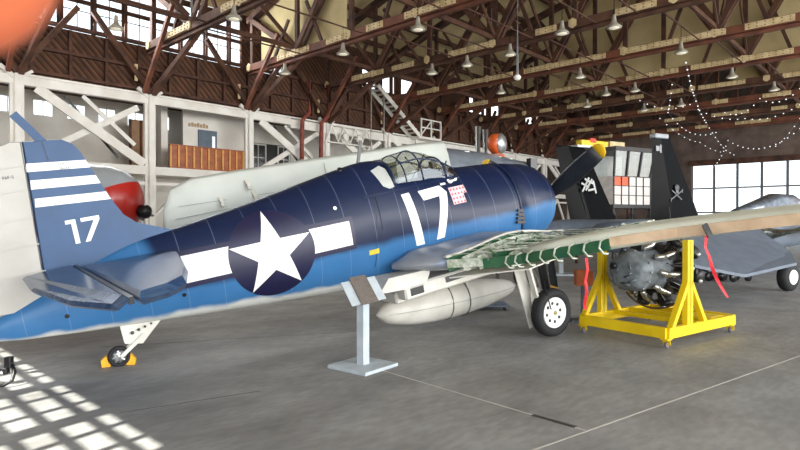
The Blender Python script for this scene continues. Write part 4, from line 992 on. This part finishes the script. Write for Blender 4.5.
# rudder line, emblem, tip light
m = MB(); m.tube([(.75, -.08, 2.05), (.42, -.12, 4.1)], .012, 5); m.build('hinge_line', jd_, f1)
m = MB(); m.tube([(.75, 3.27, 2.05), (.1, 3.3, 4.1)], .012, 5); m.build('hinge_line', jd_, f2)
m = MB(); m.box((-.08, -.22, 4.42), (.5, -.0, 4.56)); m.build('tip_pod', mat('tip_grey', (150, 156, 160), .4), f1, bevel=.02)
def mark(pts_list, yb, mt, name, parent, w=.05):
    m = MB()
    for a, b in pts_list: m.bar((a[0], yb, a[1]), (b[0], yb, b[1]), .012, w, (0, 0, 1))
    return m.build(name, mt, parent)
bone = mat('marking_white', (214, 216, 214), .5); faint = mat('marking_faint', (92, 95, 97), .5)
em = mark([((.72, 2.62), (1.22, 2.9)), ((.75, 2.9), (1.2, 2.62)), ((.72, 2.55), (.72, 2.66)), ((1.22, 2.84), (1.22, 2.95))], -.135, faint, 'crossed_bones', f1, .035)
m = MB(); m.lathe((.98, -.13, 2.98), (0, -1, 0), [(0, .0), (0, .1), (.012, .1), (.012, 0)], 12); m.box((.92, -.145, 2.82), (1.04, -.13, 2.92)); m.build('skull_badge', faint, em)
m = MB(); m.box((.05, -.14, 4.05), (.2, -.12, 4.2)); m.box((.22, -.14, 4.0), (.28, -.12, 4.25)); m.build('fin_mark', mat('faded_grey', (150, 152, 156), .5), f1)
mark([((.45, 3.0), (.75, 3.5)), ((.6, 3.05), (.9, 3.45)), ((.4, 3.3), (.75, 3.15)), ((.55, 3.45), (.95, 3.3)), ((.72, 3.05), (1.0, 3.1)), ((.95, 3.4), (1.1, 2.95))], 3.22, bone, 'tail_letters', f2, .07)
# body: two nacelles, spine, wing, canopy
m = MB(); m.smooth = True
def obox(x, yc, zc3, w, h): return [Vector((x, yc+w/2*math.copysign(abs(math.cos(q))**.6, math.cos(q)), zc3+h/2*math.copysign(abs(math.sin(q))**.6, math.sin(q)))) for q in [i*2*PI/20 for i in range(20)]]
for yc in (.35, 3.0):
    m.loft([obox(-1.6, yc, 1.5, .8, .8), obox(-.5, yc, 1.5, 1.1, 1.05), obox(3, yc, 1.45, 1.2, 1.15), obox(7, yc, 1.5, 1.0, 1.0), obox(8, yc, 1.55, .9, .9)])
m.build('engine_nacelle', jg, t)
m = MB(); m.smooth = True; m.loft([obox(-1.0, 1.68, 1.6, .6, .3), obox(2, 1.68, 1.7, 3.0, .5), obox(6, 1.68, 1.8, 2.2, .9), obox(9, 1.68, 1.9, 1.4, 1.3), obox(12, 1.68, 1.85, 1.1, 1.1), obox(15, 1.68, 1.7, .3, .3)]); m.build('fuselage', jg, t)
m = MB(); m.smooth = True; m.loft([obox(6.6, 1.68, 2.3, .3, .2), obox(8.0, 1.68, 2.48, .7, .55), obox(9.0, 1.68, 2.62, .8, .85), obox(10.0, 1.68, 2.6, .75, .85), obox(11.5, 1.68, 2.4, .3, .3)]); m.build('canopy', mat('canopy_grey', (120, 128, 140), .12, .3, c2=(88, 94, 104)), t)
def plate(name, pts, mt, parent, th=.06):
    m = MB(); m.loft([[Vector(p)-Vector((0, 0, th/2)) for p in pts], [Vector(p)+Vector((0, 0, th/2)) for p in pts]]); return m.build(name, mt, parent)
Mi = (Matrix.Translation(JO) @ Matrix.Rotation(jh, 4, 'Z')).inverted()
def jp(px, py, d):  # photo point at depth d to jet coordinates
    a = (px-400)/570*d; return Mi @ Vector((a, d, 2-(py-220)/570*d))
plate('stabilator', [jp(684, 264, 12.9), jp(745, 276, 13.0), jp(797, 264, 14.2), jp(790, 252, 15.2), jp(748, 224, 16.5), jp(676, 228, 15.2)], jg, t, .07)
wj = Mi @ fl(788, 291)
for x, y, r in ((wj.x, wj.y, .4), (wj.x, wj.y+4.2, .4)):
    m = MB(); m.lathe((x, y-.15, r), (0, 1, 0), [(0, 0), (0, r*.75), (.05, r*.96), (.15, r), (.25, r*.96), (.3, r*.75), (.3, 0)], 28); w_ = m.build('main_wheel', rubber, t)
    m = MB(); m.lathe((x, y-.16, r), (0, 1, 0), [(0, 0), (0, r*.5), (.02, r*.55), (.03, 0)], 20); m.build('wheel_disc', insw, w_)
    m = MB(); m.tube([(x, y+.2, r), (x-.2, y+.3, 1.3)], .08, 8); m.tube([(x, y+.1, .5), (x+.5, y+.3, 1.2)], .05, 8); m.build('gear_strut', belly_w, t)
m = MB(); m.lathe((12.5, 1.5, .3), (0, 1, 0), [(0, 0), (0, .22), (.1, .3), (.2, .22), (.2, 0)], 20); m.build('nose_wheel', rubber, t)
m = MB(); m.tube([(12.5, 1.68, .3), (12.4, 1.68, 1.5)], .07, 8); m.build('nose_strut', belly_w, t)
m = MB(); m.tube([(4.5, -.7, 1.55), (7.5, -.7, 1.7), (8.2, -.7, 1.7)], [.22, .24, .05], 16); m.build('under_wing_pod', alu, t)
m = MB(); m.tube([(1.0, 1.2, .85), (2.2, 1.2, .75), (3.6, 1.2, .9)], [.12, .25, .1], 14); m.build('belly_pod', jd_, t)
# small things on the floor beyond
for px, py, lab in ((711, 277, 'small black wheeled cart on the floor behind the red streamer'), (735, 278, 'low black trolley on the floor beneath the grey jet plate')):
    p = fl(px, py+3); t = empty('floor_trolley', p, .4); tag(t, lab, 'trolley')
    m = MB(); m.box((-.45, -.25, .3), (.45, .25, .4)); m.build('trolley_deck', jd_, t)
    for x, y in ((-.35, -.2), (.35, -.2), (-.35, .2), (.35, .2)):
        m = MB(); m.lathe((x, y-.03, .15), (0, 1, 0), [(0, 0), (0, .15), (.06, .15), (.06, 0)], 14); m.build('trolley_wheel', black, t)
        m = MB(); m.box((x-.02, y-.02, .15), (x+.02, y+.02, .3)); m.build('trolley_leg', jd_, t)

# ------------------------------------------------------------------ glazed control cab on a black scaffold
dC = 24.0; cx0 = (617-400)/570*dC
t = empty('control_cab', (cx0, dC, 0), math.radians(28)); tag(t, 'glazed black-framed control cab with white and orange panels between the two black fins', 'control cab')
cz0 = 2.62; wb, db = 2.15, 1.5
orange = mat('panel_orange', (226, 98, 52), .5)
for i in range(5):
    for j in range(3):
        x = -wb/2+wb*i/5; z = cz0+.38*j; m = MB(); m.box((x+.01, -db/2-.02, z+.01), (x+wb/5-.01, -db/2+.02, z+.37)); m.build('side_panel', orange if (i, j) in ((0, 2), (1, 2)) else mat('panel_white', (226, 220, 214), .5), t)
m = MB(); m.box((-wb/2, -db/2+.02, cz0), (wb/2, db/2, cz0+1.15)); m.build('cab_base', mat('panel_white', (226, 220, 214), .5), t)
for i in range(6):
    x = -wb/2+wb*i/5; m = MB(); m.bar((x, -db/2-.04, cz0), (x, -db/2-.04, cz0+1.15), .03, .03); m.build('guard_rail', black, t)
for z in (.0, .38, .76, 1.14):
    m = MB(); m.bar((-wb/2-.05, -db/2-.04, cz0+z), (wb/2+.7, -db/2-.04, cz0+z), .03, .03); m.build('guard_rail', black, t)
# outward leaning glazing
def quad(name, a, b, c, d_, mt, parent, o=(0, -.02, 0)):
    m = MB(); O_ = Vector(o); vs = [Vector(p) for p in (a, b, c, d_)]; m.add(vs+[v+O_ for v in vs], [(0,1,2,3),(7,6,5,4),(0,4,5,1),(1,5,6,2),(2,6,7,3),(3,7,4,0)]); return m.build(name, mt, parent)
z0_, z1_ = cz0+1.15, cz0+2.15
gl2 = glass('cab_glass', (.72, .82, .84), .35)
for i in range(3):
    x0 = -wb/2+wb*i/3; x1 = x0+wb/3; k = 1.1
    quad('cab_window', (x0, -db/2, z0_), (x1, -db/2, z0_), (x1*k, -db/2-.15, z1_), (x0*k, -db/2-.15, z1_), gl2, t)
for i in range(4):
    x0 = -wb/2+wb*i/3; m = MB(); m.bar((x0, -db/2-.03, z0_), (x0*1.1, -db/2-.18, z1_), .07, .07); m.build('window_post', black, t)
m = MB(); m.box((-wb*.58, -db/2-.28, z1_), (wb*.58, db/2+.2, z1_+.16)); m.build('cab_roof', mat('roof_dark', (44, 40, 40), .5), t)
m = MB(); m.box((-wb/2, db/2-.05, z0_), (wb/2, db/2, z1_)); m.build('back_wall', mat('panel_white', (226, 220, 214), .5), t)
m = MB(); m.box((-wb/2-.1, -db/2-.1, cz0-.14), (wb/2+.8, db/2, cz0)); m.build('deck', black, t)
for x in (-wb/2, 0, wb/2, wb/2+.7):
    m = MB(); m.bar((x, -db/2, 0), (x, -db/2, cz0-.14), .07, .07); m.build('scaffold_leg', black, t)
for x in (-wb/2, 0):
    m = MB(); m.bar((x, -db/2, .3), (x+wb/2, -db/2, cz0-.2), .04, .04); m.build('scaffold_brace', black, t)
    m = MB(); m.bar((x, -db/2, cz0-.2), (x+wb/2, -db/2, .3), .04, .04); m.build('scaffold_brace', black, t)
m = MB(); m.tube([(wb/2+.4, -.3, cz0), (wb/2+.4, -.3, cz0+1.6)], .14, 8); m.build('tan_bundle', mat('tan_canvas', (160, 118, 84), .8), t)
# yellow beam object above the cab, on a rack
t = empty('storage_rack', (cx0+.3, dC+3, 0), math.radians(28)); tag(t, 'tall rack with a yellow and red beam and pale boxes above the control cab', 'rack')
m = MB(); m.box((-1.6, -.2, 5.35), (2.0, .6, 5.45)); m.build('shelf', metal, t)
for x in (-1.5, 1.9): m = MB(); m.box((x-.05, -.1, 0), (x+.05, .0, 5.35)); m.build('upright', wood2, t)
m = MB(); m.box((-1.3, -.15, 5.45), (.4, .2, 5.7)); m.build('yellow_beam', yellow, t)
m = MB(); m.box((-.75, -.17, 5.6), (-.4, .0, 5.8)); m.build('red_block', mat('red_block', (214, 70, 44), .5), t)
m = MB(); m.box((.6, -.1, 5.45), (1.6, .4, 5.75)); m.build('pale_box', cream, t)

# ------------------------------------------------------------------ balcony, stairs, pipes on the side wall
t = empty('balcony_screen', H(13.0, DW+.05, 4.62), PH); tag(t, 'varnished brown slatted balcony screen in front of the white upstairs room', 'balcony')
vb = mat('varnished_wood', (176, 96, 42), .45, c2=(140, 70, 30), scale=3); vb2 = mat('varnished_light', (226, 168, 88), .45)
m = MB(); m.box((0, .03, 0), (4.2, .08, 1.14)); m.build('board', vb, t)
for k in range(11): m = MB(); m.box((.02+.41*k, -.04, 0), (.1+.41*k, .03, 1.18)); m.build('batten', vb2, t)
for z in (0, 1.14): m = MB(); m.box((0, -.05, z), (4.2, .1, z+.06)); m.build('rail', vb, t)
# stairs
t = empty('staircase', H(26.6, DW-.6), PH); tag(t, 'white timber staircase climbing beside the wall above the canopy', 'stairs')
st_a = Vector((0, 0, 10.9)); st_b = Vector((4.2, 0, 8.0))
for y in (-.45, .45): m = MB(); m.bar(st_a+Vector((0, y, 0)), st_b+Vector((0, y, 0)), .06, .28); m.build('stringer', white, t)
for k in range(13):
    c = st_a+(st_b-st_a)*(k+.5)/13; m = MB(); m.box((c.x-.14, -.45, c.z+.12), (c.x+.14, .45, c.z+.17)); m.build('tread', white, t)
m = MB(); m.box((4.1, -.5, 7.85), (6.6, .5, 8.0)); m.build('landing', white, t)
for x in (4.3, 5.4, 6.5):
    m = MB(); m.bar((x, -.5, 8.0), (x, -.5, 9.3), .1, .1); m.build('rail_post', white, t)
for z in (8.65, 9.25): m = MB(); m.bar((4.3, -.5, z), (6.5, -.5, z), .08, .08); m.build('hand_rail', white, t)
m = MB(); m.bar((4.3, -.5, 8.1), (5.4, -.5, 9.2), .07, .07); m.build('rail_brace', white, t)
for x in (4.3, 6.5): m = MB(); m.bar((x, 0, 0), (x, 0, 7.85), .12, .12); m.build('stair_leg', white, t)
for s, z in ((26.0, 10.6), (27.2, 10.7)):
    pipe('white_pole', [H(s, DW-1.0, 0), H(s, DW-1.0, z)], .06, white, 'thin white pole rising beside the white staircase, %s one' % ('left' if s < 26.5 else 'right'), 'pole')
rust = mat('rust_red_pipe', (150, 76, 58), .6, c2=(120, 58, 46), scale=3)
for s, lab in ((21.25, 'left of the two bent rust-red pipes beside the white posts'), (22.7, 'right of the two bent rust-red pipes beside the white posts')):
    o = pipe('bent_pipe', [H(s, DW-.6, 10.3), H(s, DW-.6, 8.4), H(s-.5, DW-.6, 7.9), H(s-.55, DW-.6, 6.4), H(s-.55, DW-.6, 5.6)], .13, rust, lab, 'pipe')
    m = MB(); m.tube([H(s-.55, DW-.6, 5.6), H(s-.55, DW-.6, 0)], .13, 8); q = m.build('white_lower_pipe', white); q.parent = o; q.matrix_parent_inverse = Matrix.Translation(-o.location)
o = pipe('twin_duct', [(3.0, 22.0, 0), (3.0, 22.0, 5.6)], .12, metal, 'pair of upright silver ducts left of the orange beacon', 'duct', 12)
m = MB(); m.tube([(.3, .1, 0), (.3, .1, 5.5)], .12, 12); m.build('second_duct', metal, o)
o = pipe('drop_pipe', [fl(517, 300)*0+Vector((3.7, 18.0, 6.55)), Vector((3.7, 18.0, 10.15))], .035, grey_light, 'thin white pipe hanging from the roof with a small round end', 'pipe')
m = MB(); m.lathe((0, 0, -.16), (0, 0, 1), [(0, 0), (.03, .08), (.1, .12), (.17, .08), (.2, 0)], 14); m.build('round_end', white, o)
# truss rail on the upper deck
t = empty('deck_truss', H(22.6, DW-.5), PH); tag(t, 'small white zigzag truss railing with round lamps right of the rusty pipes', 'railing')
for k in range(4):
    m = MB(); m.bar((k*1.0, 0, 6.9), (k*1.0+.5, 0, 7.9), .06, .06); m.bar((k*1.0+.5, 0, 7.9), (k*1.0+1, 0, 6.9), .06, .06); m.build('zigzag', white, t)
m = MB(); m.bar((0, 0, 6.85), (4, 0, 6.85), .07, .07); m.build('bottom_rail', white, t)
m = MB(); m.bar((0.4, 0, 7.92), (3.6, 0, 7.92), .05, .05); m.build('top_rail', white, t)
for k in (1, 2): m = MB(); m.lathe((k*1.2+.3, -.1, 7.25), (0, -1, .2), [(0, .0), (.05, .2), (.1, .26), (.12, .2), (.12, 0)], 16); m.build('round_lamp', white, t)
m = MB(); m.bar((0, 0, 0), (0, 0, 6.85), .1, .1); m.bar((4, 0, 0), (4, 0, 6.85), .1, .1); m.build('rail_leg', white, t)

# ------------------------------------------------------------------ pendant lamps on the trusses
LP = [(234, 14), (285, 70), (343, 50), (418, 25), (432, 70), (467, 62), (510, 51), (562, 29), (501, 90), (580, 74), (614, 23), (681, 49), (635, 88), (732, 74), (606, 92), (681, 103), (562+25, 104), (116, 24), (644, 108), (774, 87)]
def lamp_root():
    t = empty('pendant_lamp')
    m = MB(); m.tube([(0, 0, .3), (0, 0, .95)], .015, 6); m.build('cord', black, t)
    m = MB(); m.lathe((0, 0, -.18), (0, 0, 1), [(0, .27), (.03, .27), (.1, .2), (.2, .1), (.34, .075), (.48, .06), (.5, 0)], 20); sh = m.build('lamp_shade', lamp_metal, t)
    m = MB(); m.lathe((0, 0, -.2), (0, 0, 1), [(0, 0), (.0, .15), (.04, .22), (.06, 0)], 16); m.build('bulb', emit('lamp_glow', (255, 246, 220), .35), sh)
    return t
root = None
lamp_spots = []
for px, py in LP:
    pos = fl(px, py, 9.15); s = pos.x*.682+pos.y*.731; w = -pos.x*.731+pos.y*.682
    k = min(TS, key=lambda q: abs(q-s)); lamp_spots.append((s, w, px, py))
    o = copy_tree(root) if root else lamp_root(); root = root or o
    o.location = pos; o.rotation_euler = (0, 0, PH)
    place = ['at the top left', 'above the balcony', 'at the upper left centre', 'high at the centre left', 'near the centre'][0]
    o['category'] = 'lamp'; o['group'] = 'bell lamps hanging from the roof trusses'
    o['label'] = 'bell shaped metal roof lamp hanging in the %s of the roof, lamp with %s neighbours' % (('far left', 'left middle', 'middle', 'right middle', 'far right')[min(4, px//160)], 'near' if py > 60 else 'few')
LB = {(234,14): 'metal bell lamp at the very top left, above the balcony', (285,70): 'metal bell lamp just left of the two rust-red pipes', (343,50): 'metal bell lamp right above the rust-red pipes', (418,25): 'large metal bell lamp at top centre below a cream plate',
      (432,70): 'metal bell lamp above the white staircase landing', (467,62): 'metal bell lamp between the staircase and the hanging white pipe', (510,51): 'metal bell lamp just left of the hanging white pipe', (562,29): 'metal bell lamp right of the hanging white pipe near the top',
      (501,90): 'small metal bell lamp below and left of the round pipe end', (580,74): 'metal bell lamp right of the round pipe end', (614,23): 'large metal bell lamp at the top, right of centre', (681,49): 'small metal bell lamp before the tan curtain, under a cream board chord',
      (635,88): 'metal bell lamp above the control cab', (732,74): 'metal bell lamp at the right among the string lights', (606,92): 'small metal bell lamp left of the one above the control cab', (681,103): 'small metal bell lamp above the nearer black fin',
      (587,104): 'small dim metal bell lamp above the propeller tip', (116,24): 'metal bell lamp before the clerestory windows at top left', (644,108): 'tiny metal bell lamp close over the control cab roof', (774,87): 'small metal bell lamp at the right edge of the roof'}
for o in [o for o in COL.objects if o.name.startswith('pendant_lamp')]:
    i = 0 if '.' not in o.name else int(o.name.split('.')[1]); o['label'] = LB[LP[i]]
# each lamp keeps the thin timber it hangs from
for o in [o for o in COL.objects if o.name.startswith('pendant_lamp')]:
    i = 0 if '.' not in o.name else int(o.name.split('.')[1]); s_w, w_w, _, _ = lamp_spots[i]
    k = max([q for q in TS if q <= s_w], default=s_w-.6); k2 = min([q for q in TS if q > s_w], default=s_w+.6)
    m = MB(); m.bar((k-s_w+.24, 0, .97), (k2-s_w-.24, 0, .97), .05, .05); m.build('bearer', wood2, o)
# ------------------------------------------------------------------ string lights
bulb = emit('string_bulb', (250, 250, 255), 1.0)
def string(pts, n, sag, lab):
    P = [fl(px, py, z) for px, py, z in pts]; t = empty('string_light', P[0]); O = P[0]; curve = []
    segs = len(P)-1; per = max(2, n//segs)
    for a, b in zip(P[:-1], P[1:]):
        for i in range(per):
            f = i/per; q = a+(b-a)*f; q.z -= sag*4*f*(1-f); curve.append(q-O)
    curve.append(P[-1]-O)
    m = MB(); m.tube(curve, .012, 4); m.build('wire', black, t)
    for q in curve:
        m = MB(); m.lathe(q+Vector((0, 0, -.08)), (0, 0, 1), [(0, 0), (.02, .03), (.04, .042), (.07, .028), (.08, 0)], 8); m.build('bulb', bulb, t)
    tag(t, lab, 'string lights', 'string lights at the far right')
string([(700, 167, 6.2), (728, 140, 8.3), (800, 128, 8.4)], 26, 1.0, 'string of white bulbs sagging low in front of the far windows')
string([(686, 62, 10.1), (694, 95, 9.8), (706, 122, 9.2), (726, 150, 8.0), (752, 160, 7.6)], 28, .15, 'string of white bulbs dropping from the tan curtain towards the windows')
string([(725, 112, 9.6), (760, 98, 9.9), (800, 88, 10.0)], 12, .5, 'string of white bulbs along the chord at the right edge, upper one')
string([(660, 118, 9.5), (700, 142, 8.8), (735, 152, 8.2), (768, 150, 8.2), (800, 118, 9.2)], 30, .35, 'string of white bulbs swagged across above the nearer black fin')
string([(672, 84, 9.9), (668, 112, 9.6), (690, 132, 9.0), (716, 132, 9.0)], 16, .2, 'short string of white bulbs left of the long dropping string')
string([(640, 100, 10.0), (690, 104, 9.9), (745, 118, 9.4), (800, 104, 9.8)], 22, .4, 'string of white bulbs between the roof chords, above the swagged one')

# ------------------------------------------------------------------ the photographer's hand at the lens
skin_m = bpy.data.materials.new('skin'); skin_m.use_nodes = True
b_ = skin_m.node_tree.nodes['Principled BSDF']; b_.inputs['Roughness'].default_value = .5
nz_ = skin_m.node_tree.nodes.new('ShaderNodeTexNoise'); nz_.inputs['Scale'].default_value = 40
rp_ = skin_m.node_tree.nodes.new('ShaderNodeValToRGB'); rp_.color_ramp.elements[0].color = lin((214, 116, 78)); rp_.color_ramp.elements[1].color = lin((200, 102, 66))
skin_m.node_tree.links.new(nz_.outputs[0], rp_.inputs[0]); skin_m.node_tree.links.new(rp_.outputs[0], b_.inputs['Base Color'])
b_.inputs['Subsurface Weight'].default_value = .3; b_.inputs['Subsurface Radius'].default_value = (.01, .004, .002); b_.inputs['Subsurface Scale'].default_value = .3
HO = Vector((0, 0, 2.0))
def skinned(name, chain, edges, m_):
    me = bpy.data.meshes.new(name); me.from_pydata([c[:3] for c in chain], edges, [])
    o = bpy.data.objects.new(name, me); COL.objects.link(o); o.location = HO
    sk = o.modifiers.new('s', 'SKIN'); me.skin_vertices
    if not me.skin_vertices:
        bpy.context.view_layer.objects.active = o
    for v, c in zip(me.skin_vertices[0].data, chain): v.radius = (c[3], c[4] if len(c) > 4 else c[3])
    me.skin_vertices[0].data[0].use_root = True
    sb = o.modifiers.new('u', 'SUBSURF'); sb.levels = 2; sb.render_levels = 2
    me.materials.append(m_); return o
C_ = [(-.155, -.05, -.035, .028, .02), (-.135, -.03, -.01, .036, .016), (-.118, -.008, .004, .034, .014),       # wrist, palm, knuckles
      (-.122, .018, .03, .0105), (-.112, .050, .046, .0098), (-.078, .060, .042, .0105), (-.043, .0520, .0262, .0125), (-.0352, .0505, .0215, .0115),   # index
      (-.116, .026, .010, .0105), (-.108, .062, .012, .010), (-.090, .078, .006, .009), (-.082, .074, -.004, .0085),      # middle
      (-.116, .022, -.010, .010), (-.108, .056, -.014, .0095), (-.090, .070, -.020, .0085), (-.083, .064, -.028, .008),   # ring
      (-.122, .014, -.030, .009), (-.114, .042, -.038, .008), (-.098, .052, -.042, .0075),                              # little
      (-.120, -.045, .012, .013), (-.092, -.052, .022, .011), (-.066, -.05, .022, .0095),                                # thumb
      (-.20, -.11, -.10, .03, .027), (-.27, -.20, -.21, .038)]
E_ = [(0,1),(1,2),(2,3),(3,4),(4,5),(5,6),(6,7),(2,8),(8,9),(9,10),(10,11),(2,12),(12,13),(13,14),(14,15),(2,16),(16,17),(17,18),(1,19),(19,20),(20,21),(0,22),(22,23)]
hand = skinned('hand', C_, E_, skin_m)
tag(hand, 'blurred fingertip of the photographer reaching into the top left corner', 'hand')
dgr = bpy.context.evaluated_depsgraph_get()
try:
    me2 = bpy.data.meshes.new_from_object(hand.evaluated_get(dgr)); hand.modifiers.clear(); old = hand.data; hand.data = me2
    for p_ in me2.polygons: p_.use_smooth = True
except Exception as ex_: print('hand', ex_)
m = MB(); m.lathe((-.24, -.16, -.163), (-.07, -.095, -.115), [(0, .036), (.0, .046), (.1, .052), (.26, .058), (.26, 0)], 20); sl = m.build('sleeve', mat('sleeve_navy', (50, 56, 70), .8), hand)
